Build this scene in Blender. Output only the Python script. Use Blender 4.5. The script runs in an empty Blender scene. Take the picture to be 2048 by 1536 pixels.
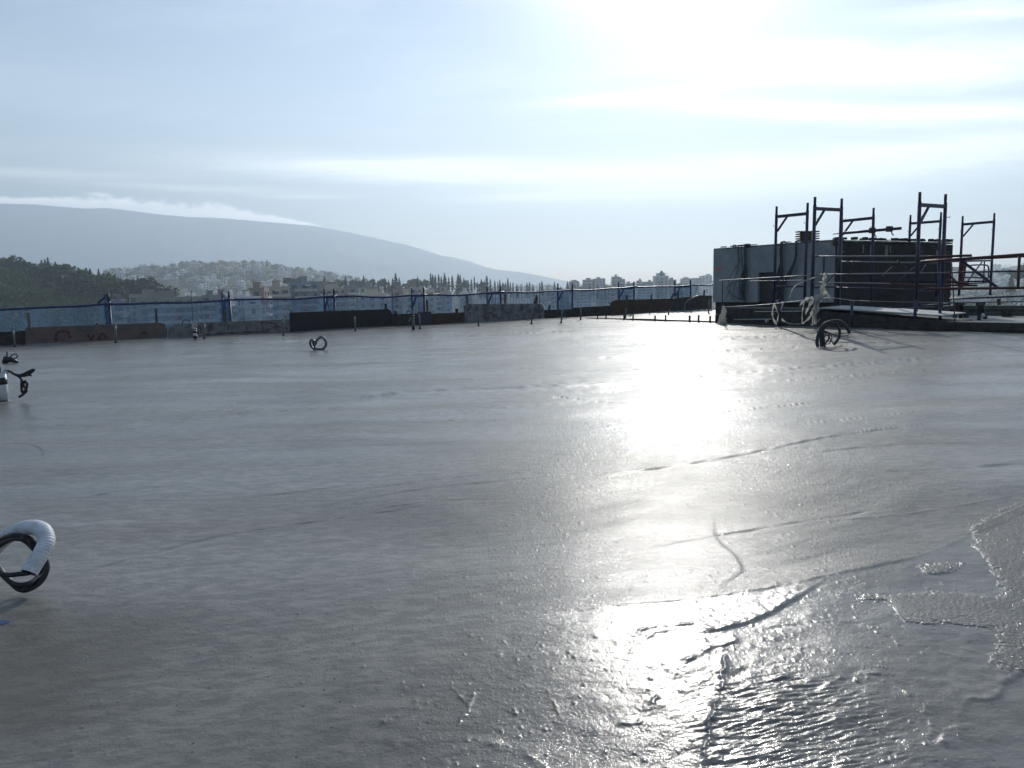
import bpy, bmesh, math, random
import numpy as np
from mathutils import Vector, Matrix
R_ = math.radians
PI = math.pi
SC = bpy.context.scene
COL = SC.collection

# ------------------------------------------------------------------ camera
FPX, EYE = 1500.0, 0.89            # focal length in photo pixels, eye height above the fresh slab (m)
PITCH, ROLL = R_(7.26), R_(1.4)
cf = Vector((0, math.cos(PITCH), -math.sin(PITCH)))
cu0 = Vector((0, math.sin(PITCH), math.cos(PITCH)))
cr = Vector((1, 0, 0)) * math.cos(ROLL) - cu0 * math.sin(ROLL)
cu = cu0 * math.cos(ROLL) + Vector((1, 0, 0)) * math.sin(ROLL)
EYEV = Vector((0, 0, EYE))
cam_d = bpy.data.cameras.new('camera')
cam_d.sensor_width = 36; cam_d.lens = FPX / 2048 * 36
cam_d.clip_start = 0.05; cam_d.clip_end = 80000
cam = bpy.data.objects.new('camera', cam_d); COL.objects.link(cam)
m3 = Matrix((cr, cu, -cf)).transposed()
cam.matrix_world = Matrix.Translation(EYEV) @ m3.to_4x4()
SC.camera = cam

def ray(x, y): return cf * FPX + cr * (x - 1024) - cu * (y - 768)
def PX(x, y, z=0.0):               # survey point: photo pixel -> place at height z
    d = ray(x, y); return EYEV + d * ((z - EYE) / d.z)
def AT(x, y, Y):                   # survey point: photo pixel -> place at distance Y
    d = ray(x, y); return EYEV + d * (Y / d.y)
def az_of(x, y=575): d = ray(x, y); return math.atan2(d.x, d.y)

# ------------------------------------------------------------------ sun, sky, exposure
SUN_EL, SUN_AZ = R_(24.5), R_(12.7)
sd = Vector((math.sin(SUN_AZ) * math.cos(SUN_EL), math.cos(SUN_AZ) * math.cos(SUN_EL), math.sin(SUN_EL)))
sun_d = bpy.data.lights.new('sun', 'SUN'); sun_d.energy = 2.0; sun_d.angle = R_(0.53); sun_d.color = (1, .965, .9)
sun = bpy.data.objects.new('sun', sun_d); COL.objects.link(sun)
sun.rotation_euler = sd.to_track_quat('Z', 'Y').to_euler(); sun.location = (0, 0, 60)
SC.view_settings.view_transform = 'Standard'; SC.view_settings.look = 'None'
SC.view_settings.gamma = 1; SC.view_settings.use_curve_mapping = False
SC.view_settings.exposure = EXPOSURE = 0.85
cy = SC.cycles
cy.max_bounces = 6; cy.diffuse_bounces = 2; cy.glossy_bounces = 3; cy.transparent_max_bounces = 24
cy.transmission_bounces = 4; cy.volume_bounces = 1; cy.sample_clamp_indirect = 6
cy.use_denoising = True; cy.sample_clamp_direct = 60

class NT:                          # tiny node-expression helper
    def __init__(s, tree): s.t = tree; s.n = tree.nodes; s.l = tree.links
    def put(s, sock, v):
        if isinstance(v, bpy.types.NodeSocket): s.l.new(v, sock)
        elif v is not None:
            if isinstance(v, (tuple, list)) and len(v) == 3 and sock.type == 'RGBA': v = (*v, 1)
            sock.default_value = v
    def m(s, op, a, b=None, c=None, clamp=False):
        n = s.n.new('ShaderNodeMath'); n.operation = op; n.use_clamp = clamp
        for i, v in enumerate((a, b, c)):
            if v is not None: s.put(n.inputs[i], v)
        return n.outputs[0]
    def v(s, op, a, b=None, sc=None):
        n = s.n.new('ShaderNodeVectorMath'); n.operation = op; s.put(n.inputs[0], a)
        if b is not None: s.put(n.inputs[1], b)
        if sc is not None: s.put(n.inputs[3], sc)
        return n.outputs['Value' if op in ('DOT_PRODUCT', 'LENGTH', 'DISTANCE') else 'Vector']
    def xyz(s, a):
        n = s.n.new('ShaderNodeSeparateXYZ'); s.put(n.inputs[0], a); return n.outputs
    def comb(s, x, y, z):
        n = s.n.new('ShaderNodeCombineXYZ')
        for i, v in enumerate((x, y, z)): s.put(n.inputs[i], v)
        return n.outputs[0]
    def noise(s, vec, scale=5, detail=3, rough=.5, dist=0, out='Fac'):
        n = s.n.new('ShaderNodeTexNoise'); s.put(n.inputs['Vector'], vec); s.put(n.inputs['Scale'], scale)
        n.inputs['Detail'].default_value = detail; n.inputs['Roughness'].default_value = rough
        n.inputs['Distortion'].default_value = dist; return n.outputs[out]
    def voro(s, vec, scale=5, feat='F1', out='Distance', rnd=1):
        n = s.n.new('ShaderNodeTexVoronoi'); n.feature = feat; s.put(n.inputs['Vector'], vec)
        n.inputs['Scale'].default_value = scale; n.inputs['Randomness'].default_value = rnd; return n.outputs[out]
    def ss(s, x, a, b, lo=0, hi=1):
        n = s.n.new('ShaderNodeMapRange'); n.interpolation_type = 'SMOOTHSTEP'
        for i, v in enumerate((x, a, b, lo, hi)): s.put(n.inputs[i], v)
        return n.outputs[0]
    def ramp(s, x, stops):
        n = s.n.new('ShaderNodeValToRGB'); s.put(n.inputs[0], x); e = n.color_ramp.elements
        while len(e) < len(stops): e.new(.5)
        for q, (p, c) in zip(e, stops): q.position = p; q.color = (*c, 1) if len(c) == 3 else c
        return n.outputs[0]
    def mix(s, f, a, b, mode='MIX'):
        n = s.n.new('ShaderNodeMix'); n.data_type = 'RGBA'; n.blend_type = mode
        s.put(n.inputs[0], f); s.put(n.inputs[6], a); s.put(n.inputs[7], b); return n.outputs[2]
    def coord(s, which='Object'): return s.n.new('ShaderNodeTexCoord').outputs[which]
    def mapping(s, vec, sc=(1, 1, 1), rot=(0, 0, 0), loc=(0, 0, 0)):
        n = s.n.new('ShaderNodeMapping'); s.put(n.inputs[0], vec); n.inputs['Scale'].default_value = sc
        n.inputs['Rotation'].default_value = rot; n.inputs['Location'].default_value = loc; return n.outputs[0]
    def bump(s, h, strength=1, dist=.01, normal=None):
        n = s.n.new('ShaderNodeBump'); s.put(n.inputs['Height'], h); n.inputs['Strength'].default_value = strength
        n.inputs['Distance'].default_value = dist
        if normal is not None: s.put(n.inputs['Normal'], normal)
        return n.outputs[0]

w = bpy.data.worlds.new('World'); SC.world = w; w.use_nodes = True
g = NT(w.node_tree); w.node_tree.nodes.clear()
sky = g.n.new('ShaderNodeTexSky'); sky.sky_type = 'NISHITA'; sky.sun_disc = False
sky.sun_elevation = SUN_EL; sky.sun_rotation = SUN_AZ
sky.air_density = 1.2; sky.dust_density = .2; sky.ozone_density = 2.4; sky.altitude = 200
dirv = g.v('NORMALIZE', g.coord('Generated'))
X, Y, Z = g.xyz(dirv)
el = g.m('MULTIPLY', g.m('ARCSINE', Z), 180 / PI)
az = g.m('MULTIPLY', g.m('ARCTAN2', X, Y), 180 / PI)
mu = g.v('DOT_PRODUCT', dirv, tuple(sd))
sunang = g.m('MULTIPLY', g.m('ARCCOSINE', g.m('MINIMUM', mu, .99999)), 180 / PI)
# high thin cloud: plane coordinates of a layer far above, streaked along the wind
plane = g.v('DIVIDE', dirv, g.comb(g.m('MAXIMUM', g.m('ADD', Z, .10), .02), g.m('MAXIMUM', g.m('ADD', Z, .10), .02), 1))
px, py, _ = g.xyz(plane)
pv = g.comb(px, py, 0)
warp = g.noise(pv, .8, 3, .5, 0, 'Color')
pw = g.v('ADD', g.mapping(pv, (.55, 1.7, 1), (0, 0, R_(-8))), g.v('SCALE', g.v('SUBTRACT', warp, (.5, .5, .5)), None, 1.1))
n1 = g.noise(pw, 1.25, 8, .62, .35)
n2 = g.noise(g.mapping(pv, (1.0, 5.0, 1), (0, 0, R_(-5)), (3, 1, 0)), 1.6, 8, .65, .6)
azel = g.comb(g.m('MULTIPLY', az, .05), g.m('MULTIPLY', el, .30), 0)
wob = g.m('SUBTRACT', g.noise(azel, 1.7, 7, .66, .9), .5)
def bank(az0, el0, wa, we, slope, amp, wb=2.5):   # a bank of cirrus centred on a compass bearing
    e = g.m('SUBTRACT', g.m('ADD', el, g.m('MULTIPLY', wob, wb)), g.m('MULTIPLY_ADD', g.m('SUBTRACT', az, az0), slope, el0))
    a = g.m('DIVIDE', g.m('SUBTRACT', az, az0), wa)
    q = g.m('ADD', g.m('MULTIPLY', a, a), g.m('POWER', g.m('ABSOLUTE', g.m('DIVIDE', e, we)), 2.0))
    return g.m('MULTIPLY', g.m('EXPONENT', g.m('MULTIPLY', q, -1)), amp)
banks = [bank(-8, 8.9, 12, .75, -.015, .9, .7), bank(-2, 8.2, 10, .4, .0, .5, .5), bank(17, 7.4, 15, 1.45, .0, 1.0, .9), bank(6, 6.7, 9, .35, .0, .8, .3), bank(29, 7.9, 11, 1.0, .04, .7, 1.4), bank(26, 13.6, 9, 1.3, -.10, .8, 2.6), bank(31, 16.0, 6, .6, -.1, .35, 1.6),
         bank(9, 13.3, 6, .45, .02, .55, .8), bank(21, 11.4, 9, .6, -.14, .75, 1.0), bank(32, 10.2, 7, .6, -.1, .6, 1.2), bank(-32, 7.9, 8, .3, .02, .5, .4), bank(-22, 7.35, 7, .25, -.01, .5, .3), bank(-15, 6.9, 4, .15, .0, .45, .2),
         bank(-70, 12, 30, 2, .03, .5, 3), bank(75, 13, 30, 3, -.02, .7, 3)]
cl = g.ss(g.m('MULTIPLY_ADD', n2, .35, n1), .60, .98, .0, .14)
tot = g.m('MAXIMUM', cl, 0)
dens = g.m('MULTIPLY_ADD', g.m('SUBTRACT', n2, .5), 1.5, 1.0)
for b in banks: tot = g.m('ADD', tot, g.m('MULTIPLY', b, dens))
tot = g.m('ADD', tot, g.m('MULTIPLY', g.m('EXPONENT', g.m('DIVIDE', g.m('ABSOLUTE', el), -5.5)), g.ss(az, -55, 8, .15, .75)))
tot = g.m('ADD', tot, g.m('MULTIPLY', g.m('EXPONENT', g.m('MULTIPLY', g.m('POWER', g.m('DIVIDE', sunang, 8.5), 2), -1)), .8))
tot = g.m('MULTIPLY', g.m('MINIMUM', g.m('MAXIMUM', tot, 0), 1), g.ss(el, -.5, 2.5))
near = g.m('EXPONENT', g.m('MULTIPLY', g.m('DIVIDE', sunang, 17), -1))
cloud_rad = g.m('MULTIPLY_ADD', near, .2, 1.2)
lowg = g.m('MULTIPLY', g.m('EXPONENT', g.m('DIVIDE', g.m('ABSOLUTE', el), -4.5)), g.ss(az, -25, 12))
cloud_rad = g.m('MULTIPLY_ADD', lowg, 1.0, cloud_rad)
cc = g.mix(g.m('EXPONENT', g.m('DIVIDE', g.m('ABSOLUTE', el), -4.0)), g.mix(near, (.93, .97, 1.0), (1, .995, .98)), (1.0, .90, .66))

# the white cloud bank that lies along the mountain crest, from the far left to where the ridge starts to fall
def curve(x, pts):
    n = g.n.new('ShaderNodeFloatCurve'); c = n.mapping.curves[0]; g.put(n.inputs['Value'], x)
    for i, p in enumerate(pts):
        if i < 2: c.points[i].location = p
        else: c.points.new(*p)
    n.mapping.update(); return n.outputs[0]
azn = g.m('DIVIDE', g.m('ADD', az, 45.0), 37.0)
eln = g.m('DIVIDE', el, 12.0)
crest = curve(azn, [(0.1498, 0.4647), (0.3124, 0.4992), (0.3623, 0.5000), (0.3990, 0.4936), (0.4368, 0.4867), (0.4721, 0.4923), (0.5078, 0.4816), (0.5567, 0.4628), (0.6072, 0.4513), (0.6595, 0.4476), (0.7129, 0.4345), (0.7677, 0.4206), (0.8332, 0.4028), (0.8902, 0.3691)]); ctop = curve(azn, [(0.1509, 0.4974), (0.3134, 0.5319), (0.3633, 0.5334), (0.4003, 0.5378), (0.4385, 0.5474), (0.4737, 0.5511), (0.5094, 0.5438), (0.5585, 0.5370), (0.6088, 0.5183), (0.6611, 0.5183), (0.7140, 0.4833), (0.7684, 0.4555), (0.8334, 0.4146), (0.8902, 0.3691)])
lump = g.m('SUBTRACT', g.noise(g.comb(g.m('MULTIPLY', az, .8), g.m('MULTIPLY', el, 1.6), 0), 1.5, 7, .6, .3), .5)
lump2 = g.m('SUBTRACT', g.voro(g.comb(g.m('MULTIPLY', az, .9), g.m('MULTIPLY', el, 1.2), 0), 1.6), .45)
hgt = g.m('SUBTRACT', ctop, crest)
rel = g.m('DIVIDE', g.m('SUBTRACT', eln, crest), g.m('MAXIMUM', hgt, .004))
rel = g.m('SUBTRACT', g.m('MULTIPLY_ADD', lump, 1.5, rel), g.m('MULTIPLY', lump2, .5))
bankm = g.m('MULTIPLY', g.m('MULTIPLY', g.ss(rel, 1.3, .55), g.ss(g.m('SUBTRACT', eln, crest), -.12, -.09)), g.ss(azn, .885, .80))
bankc = g.mix(g.ss(g.m('MULTIPLY_ADD', lump, -1.2, rel), -.2, .9), (.80, .82, .84), (1, .995, .98))
bg1 = g.n.new('ShaderNodeBackground'); g.put(bg1.inputs[0], sky.outputs[0]); bg1.inputs[1].default_value = .058
bg2 = g.n.new('ShaderNodeBackground'); g.put(bg2.inputs[0], cc); g.put(bg2.inputs[1], cloud_rad)
mx = g.n.new('ShaderNodeMixShader'); g.put(mx.inputs[0], tot)
g.l.new(bg1.outputs[0], mx.inputs[1]); g.l.new(bg2.outputs[0], mx.inputs[2])
bg3 = g.n.new('ShaderNodeBackground'); g.put(bg3.inputs[0], bankc); bg3.inputs[1].default_value = 1.9
mx2 = g.n.new('ShaderNodeMixShader'); g.put(mx2.inputs[0], bankm); g.l.new(mx.outputs[0], mx2.inputs[1]); g.l.new(bg3.outputs[0], mx2.inputs[2])
wo = g.n.new('ShaderNodeOutputWorld'); g.l.new(mx2.outputs[0], wo.inputs[0])
w.cycles.sampling_method = 'MANUAL'; w.cycles.sample_map_resolution = 1024
# ------------------------------------------------------------------ helpers
def noise2(x, y, seed=0):          # smooth gradient noise on arrays
    rs = np.random.RandomState(seed); perm = rs.permutation(256)
    ang = rs.rand(256) * 2 * PI; gx, gy = np.cos(ang), np.sin(ang)
    gx, gy = gx.astype(np.float32), gy.astype(np.float32); perm = perm.astype(np.int32)
    xi = np.floor(x); yi = np.floor(y); xf = (x - xi).astype(np.float32); yf = (y - yi).astype(np.float32)
    xi = xi.astype(np.int32); yi = yi.astype(np.int32); p0 = perm[xi & 255]; p1 = perm[(xi + 1) & 255]
    def gr(i, j):
        h = perm[((p0 if i is xi else p1) + j) & 255]
        return gx[h] * (xf - (0 if i is xi else 1)) + gy[h] * (yf - (0 if j is yi else 1))
    u = xf * xf * xf * (xf * (xf * 6 - 15) + 10); v = yf * yf * yf * (yf * (yf * 6 - 15) + 10)
    a = gr(xi, yi); b = gr(xi + 1, yi); c = gr(xi, yi + 1); d = gr(xi + 1, yi + 1)
    return (a + u * (b - a) + v * (c - a + u * (a - b - c + d))) * 1.5
def fbm(x, y, oct=4, seed=0, gain=.5):
    t = 0; a = 1
    for o in range(oct): t = t + a * noise2(x * 2 ** o + 17.3 * o, y * 2 ** o - 9.1 * o, seed + o); a *= gain
    return t
def tag(o, label=None, cat=None, group=None, kind=None):
    if label: o['label'] = label
    if cat: o['category'] = cat
    if group: o['group'] = group
    if kind: o['kind'] = kind
    return o
def mesh_obj(name, verts, faces, mat=None, parent=None, smooth=False):
    me = bpy.data.meshes.new(name); me.from_pydata([tuple(v) for v in verts], [], faces); me.update()
    if smooth: me.shade_smooth()
    return link(name, me, mat, parent)
def link(name, me, mat=None, parent=None):
    if mat is not None and not me.materials: me.materials.append(mat)
    o = bpy.data.objects.new(name, me); COL.objects.link(o)
    if parent is not None: o.parent = parent
    return o
def grid_mesh(name, P, mat, smooth=True):   # P: (n, m, 3) array
    n, m, _ = P.shape
    me = bpy.data.meshes.new(name); me.vertices.add(n * m); me.vertices.foreach_set('co', P.reshape(-1).astype(np.float32))
    i = np.arange(n - 1)[:, None] * m + np.arange(m - 1)[None, :]
    q = np.stack([i, i + 1, i + m + 1, i + m], -1).reshape(-1, 4)
    k = len(q); me.loops.add(4 * k); me.loops.foreach_set('vertex_index', q.reshape(-1).astype(np.int32))
    me.polygons.add(k); me.polygons.foreach_set('loop_start', (np.arange(k) * 4).astype(np.int32))
    me.polygons.foreach_set('loop_total', np.full(k, 4, np.int32))
    me.polygons.foreach_set('use_smooth', np.full(k, smooth, bool))
    me.update(calc_edges=True); return link(name, me, mat)
def empty(name, loc=(0, 0, 0), rz=0, parent=None):
    o = bpy.data.objects.new(name, None); COL.objects.link(o); o.location = loc; o.rotation_euler = (0, 0, rz)
    o.empty_display_size = .1
    if parent is not None: o.parent = parent
    return o
KIDS = {}
def copy_tree(o, parent=None):
    c = o.copy(); COL.objects.link(c)
    if parent is not None: c.parent = parent
    for ch in list(o.children): copy_tree(ch, c)
    return c

class MB:                          # collects shapes, links them as ONE mesh object
    def __init__(s): s.v = []; s.f = []
    def add(s, vs, fs):
        b = len(s.v); s.v += [tuple(v) for v in vs]; s.f += [tuple(i + b for i in f) for f in fs]; return s
    def box(s, x0, x1, y0, y1, z0, z1, M=None):
        vs = [Vector(p) for p in ((x0, y0, z0), (x1, y0, z0), (x1, y1, z0), (x0, y1, z0), (x0, y0, z1), (x1, y0, z1), (x1, y1, z1), (x0, y1, z1))]
        if M is not None: vs = [M @ v for v in vs]
        return s.add(vs, [(0, 3, 2, 1), (4, 5, 6, 7), (0, 1, 5, 4), (1, 2, 6, 5), (2, 3, 7, 6), (3, 0, 4, 7)])
    def bar(s, a, b, wx, wz, up=Vector((0, 0, 1))):   # square bar from a to b
        a, b = Vector(a), Vector(b); d = (b - a).normalized()
        if abs(d.dot(up)) > .98: up = Vector((0, 1, 0))
        x = d.cross(up).normalized() * wx / 2; z = x.normalized().cross(d).normalized() * wz / 2
        vs = [p + i * x + j * z for p in (a, b) for i, j in ((-1, -1), (1, -1), (1, 1), (-1, 1))]
        return s.add(vs, [(3, 2, 1, 0), (4, 5, 6, 7), (0, 1, 5, 4), (1, 2, 6, 5), (2, 3, 7, 6), (3, 0, 4, 7)])
    def tube(s, pts, r, n=8, caps=True, rs=None):
        pts = [Vector(p) for p in pts]; k = len(pts); vs = []; up = None
        for i, p in enumerate(pts):
            d = (pts[min(i + 1, k - 1)] - pts[max(i - 1, 0)]).normalized()
            if up is None: up = Vector((0, 0, 1)) if abs(d.z) < .9 else Vector((1, 0, 0))
            x = d.cross(up).normalized(); up = x.cross(d).normalized()
            rr = rs[i] if rs else r
            for j in range(n): t = 2 * PI * j / n; vs.append(p + x * math.cos(t) * rr + up * math.sin(t) * rr)
        fs = [(i * n + j, i * n + (j + 1) % n, (i + 1) * n + (j + 1) % n, (i + 1) * n + j) for i in range(k - 1) for j in range(n)]
        if caps: fs += [tuple(range(n))[::-1], tuple((k - 1) * n + j for j in range(n))]
        return s.add(vs, fs)
    def prism(s, poly, z0, z1):
        n = len(poly); vs = [(x, y, z0) for x, y in poly] + [(x, y, z1) for x, y in poly]
        return s.add(vs, [tuple(range(n))[::-1], tuple(range(n, 2 * n))] + [(i, (i + 1) % n, n + (i + 1) % n, n + i) for i in range(n)])
    def build(s, name, mat, parent=None, smooth=False):
        o = mesh_obj(name, s.v, s.f, mat, parent, smooth); return o
def spline(pts, n=6):              # Catmull-Rom through points
    P = [Vector(p) for p in pts]; P = [2 * P[0] - P[1]] + P + [2 * P[-1] - P[-2]]; out = []
    for i in range(1, len(P) - 2):
        for k in range(n):
            t = k / n; a, b, c, d = P[i - 1:i + 3]
            out.append(.5 * ((2 * b) + (c - a) * t + (2 * a - 5 * b + 4 * c - d) * t * t + (3 * b - a - 3 * c + d) * t ** 3))
    return out + [P[-2]]

def mat(name, base=(.5, .5, .5), rough=.6, metal=0, var=.0, scale=8, bump=0, bscale=30, col2=None, coat=0, spec=.5, coord='Object', **k):
    m = bpy.data.materials.new(name); m.use_nodes = True; g = NT(m.node_tree); b = g.n['Principled BSDF']
    co = g.coord(coord); c = base
    if col2 is None: col2 = tuple(x * (1 - var) for x in base)
    f = g.ss(g.noise(co, scale, 6, .6), .35, .65); c = g.mix(f, base, col2)
    g.put(b.inputs['Base Color'], c)
    g.put(b.inputs['Roughness'], g.m('MULTIPLY_ADD', g.noise(co, scale * 2, 4), .2, rough - .1, clamp=True)); b.inputs['Metallic'].default_value = metal
    b.inputs['Specular IOR Level'].default_value = spec
    b.inputs['Coat Weight'].default_value = coat
    if bump: g.put(b.inputs['Normal'], g.bump(g.noise(co, bscale, 6, .65), 1, bump))
    m['g'] = 0; return m
# ------------------------------------------------------------------ the fresh slab
UX, UY = .847, .531                # along the far-left edge of the roof (going away to the right)
W0 = Vector((-8.54, 15.98, 0))     # a point of that edge
U = Vector((UX, UY, 0)); V = Vector((UY, -UX, 0))   # V: along the right-hand edge, coming nearer
CORNER = Vector((2.10, 21.1, 0))   # where the low form boards of the right-hand edge begin
def wall_r(th):                    # distance to the left edge along bearing th
    d = np.stack([np.sin(th), np.cos(th)], -1); n = np.array([-UY, UX])
    return (W0.x * n[0] + W0.y * n[1]) / np.maximum(d @ n, 1e-4)
def right_r(th):
    d = np.stack([np.sin(th), np.cos(th)], -1); n = np.array([UX, UY])
    return (CORNER.x * n[0] + CORNER.y * n[1]) / np.maximum(d @ n, 1e-4)

def seg_field(x, y, pts, nseg=8, reach=None):
    if reach is not None:
        P = [PX(*p).xy for p in pts]; m = (x > min(p.x for p in P) - reach) & (x < max(p.x for p in P) + reach) & (y > min(p.y for p in P) - reach) & (y < max(p.y for p in P) + reach)
        D = np.full(x.shape, 1e3); T = np.zeros(x.shape); a, b = _seg(x[m], y[m], pts, nseg); D[m] = a; T[m] = b; return D, T
    return _seg(x, y, pts, nseg)
def _seg(x, y, pts, nseg=8):  # signed distance (m), and position along, of a polyline given by survey pixels
    P = np.array([[*PX(*p).xy] for p in pts]); 
    Q = np.array([[v.x, v.y] for v in spline([(a, b, 0) for a, b in P], nseg)])
    best = np.full(x.shape, 1e9); sg = np.zeros(x.shape); al = np.zeros(x.shape); L = len(Q) - 1
    for i in range(L):
        a, b = Q[i], Q[i + 1]; d = b - a; l2 = (d ** 2).sum() + 1e-12
        t = np.clip(((x - a[0]) * d[0] + (y - a[1]) * d[1]) / l2, 0, 1)
        dx = x - a[0] - t * d[0]; dy = y - a[1] - t * d[1]; dd = dx * dx + dy * dy
        c = dd < best; best = np.where(c, dd, best); sg = np.where(c, np.sign(d[0] * dy - d[1] * dx), sg); al = np.where(c, (i + t) / L, al)
    return np.sqrt(best) * sg, al
def slab_height(x, y):
    r = np.hypot(x, y)
    a = x * UX + y * UY; b = x * UY - y * UX          # along / across the trowel strokes
    wx = fbm(x * .35, y * .35, 3, 11); wy = fbm(x * .35 + 40, y * .35, 3, 12)
    h = .0120 * fbm(a * .16 + wx * .4, b * .55 + wy * .8, 3, 1)             # long swells left by the screed
    h += .0026 * fbm(a * .55 + wy * .6, b * 1.9 + wx * 1.2, 3, 2)
    h += .0006 * fbm(a * 1.6 + wx * 2, b * 7 + wy * 3, 3, 3)               # trowel strokes
    h += .00030 * fbm(a * 6 + wx * 5, b * 22 + wy * 8, 3, 4) * np.clip(1.6 - r / 14, .35, 1)
    h += .012 * fbm(x * .45 + 7, y * .33, 2, 14)
    # thin raised or cut lines of the float's edge
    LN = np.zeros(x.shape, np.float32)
    def line(pts, amp, wd, k=0.0, fade=.12):
        P = [PX(*p).xy for p in pts]; R = wd * 40
        m = (x > min(p.x for p in P) - R) & (x < max(p.x for p in P) + R) & (y > min(p.y for p in P) - R) & (y < max(p.y for p in P) + R)
        xx, yy = x[m], y[m]; d, t = _seg(xx, yy, pts, 4)
        e = np.clip(t / fade, 0, 1) * np.clip((1 - t) / fade, 0, 1)
        e = e * (.55 + .75 * noise2(xx * 9 + amp * 1e4, yy * 9, 5))
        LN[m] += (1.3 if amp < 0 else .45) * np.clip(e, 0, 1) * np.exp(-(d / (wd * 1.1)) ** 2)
        h[m] += 2.4 * e * amp * np.exp(-(d / wd) ** 2) + 1.6 * e * k * np.tanh(d / wd) * np.exp(-np.abs(d) / (wd * 9))
    line([(100, 1168), (300, 1108), (450, 1070), (640, 1040), (850, 1010), (1010, 985)], -.0008, .006, .0006)
    line([(1175, 857), (1310, 836), (1500, 815), (1640, 800)], .0030, .012, .002)
    line([(1190, 952), (1330, 929), (1480, 905), (1700, 862), (1920, 836)], .0030, .009, .002)
    line([(110, 868), (400, 836), (620, 800), (820, 790), (1040, 785)], -.0026, .010, .001)
    line([(400, 744), (700, 722), (1024, 703)], -.006, .02, .003)
    line([(600, 812), (860, 781), (1180, 772), (1420, 752), (1700, 730), (2040, 700)], .004, .03, .005)
    line([(1080, 788), (1170, 800), (1260, 806)], -.003, .012, .001)
    line([(0, 888), (50, 886), (78, 896), (86, 915)], -.0016, .007, .001)
    line([(0, 990), (80, 985), (165, 973)], -.0012, .005, .0)
    line([(750, 847), (900, 838), (1010, 825)], -.0016, .008, .0)
    line([(640, 1010), (860, 975), (1024, 960), (1150, 945)], -.0006, .008, .0006)
    line([(1600, 905), (1800, 885), (2040, 880)], -.0012, .012, .001)
    line([(1750, 940), (1900, 935), (2045, 925)], -.0014, .012, .001)
    line([(60, 706), (500, 684), (900, 672), (1200, 660)], .008, .05, .006)
    line([(1180, 700), (1420, 682), (1600, 672), (2040, 668)], .006, .04, .006)
    line([(1100, 722), (1400, 705), (1700, 690), (2046, 676)], -.004, .03, .004)
    rl = random.Random(77)
    for i in range(22):                                 # long arcs left by the float
        x0 = rl.uniform(-100, 1500); y0 = 690 + 420 * rl.random() ** 1.3; L_ = rl.uniform(250, 800); k_ = rl.uniform(.05, .16); cv = rl.uniform(-.04, .04); q = (y0 - 600) / 500
        line([(x0 + L_ * t, y0 - L_ * k_ * (.25 + q * .8) * t + cv * L_ * 4 * t * (1 - t) * q) for t in (0, .3, .6, 1)], rl.choice((-1, 1)) * rl.uniform(.0005, .0012) * (1 + 2 / (.4 + q * 3)), .004 + .012 / (.5 + q * 4), rl.uniform(-.0006, .0006), .25)
    # the worked foreground
    d, t = seg_field(x, y, [(560, 1400), (800, 1290), (960, 1262), (1100, 1240), (1250, 1215), (1390, 1196), (1500, 1180), (1640, 1152), (1830, 1112), (1960, 1060), (2120, 990)])
    step = .5 + .5 * np.tanh(d / .010)                  # beyond the fresh edge: 1
    fd = np.clip((np.arctan2(x, y) + .10) * 6, 0, 1)
    h += .0022 * step * fd + .0013 * fd * np.exp(-(d / .007) ** 2) * (.6 + noise2(x * 30, y * 30, 6))
    inn = (1 - step) * np.clip(1.25 - np.abs(np.arctan2(x, y) - .25) * 1.1, 0, 1)
    h += .0016 * inn * fbm(x * 4, y * 6, 3, 21) + .0004 * inn * fbm(x * 22, y * 30, 3, 22)
    d, t = seg_field(x, y, [(1428, 1020), (1432, 1070), (1468, 1105), (1484, 1135), (1470, 1150), (1425, 1182)], 6, .2)
    e = np.clip(t / .2, 0, 1) * np.clip((1 - t) / .15, 0, 1); h -= e * .0015 * np.tanh(d / .010) * np.exp(-np.abs(d) / .03)
    d, t = seg_field(x, y, [(1380, 1270), (1440, 1262), (1500, 1244), (1560, 1216), (1610, 1186), (1650, 1160)], 6, .3)
    e = np.clip(t / .15, 0, 1) * np.clip((1 - t) / .3, 0, 1); h += e * .0058 * (.5 + .5 * np.tanh(d / .007)) * np.exp(-np.maximum(d, 0) / .05) * (1 + .4 * noise2(x * 40, y * 40, 8))
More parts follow.
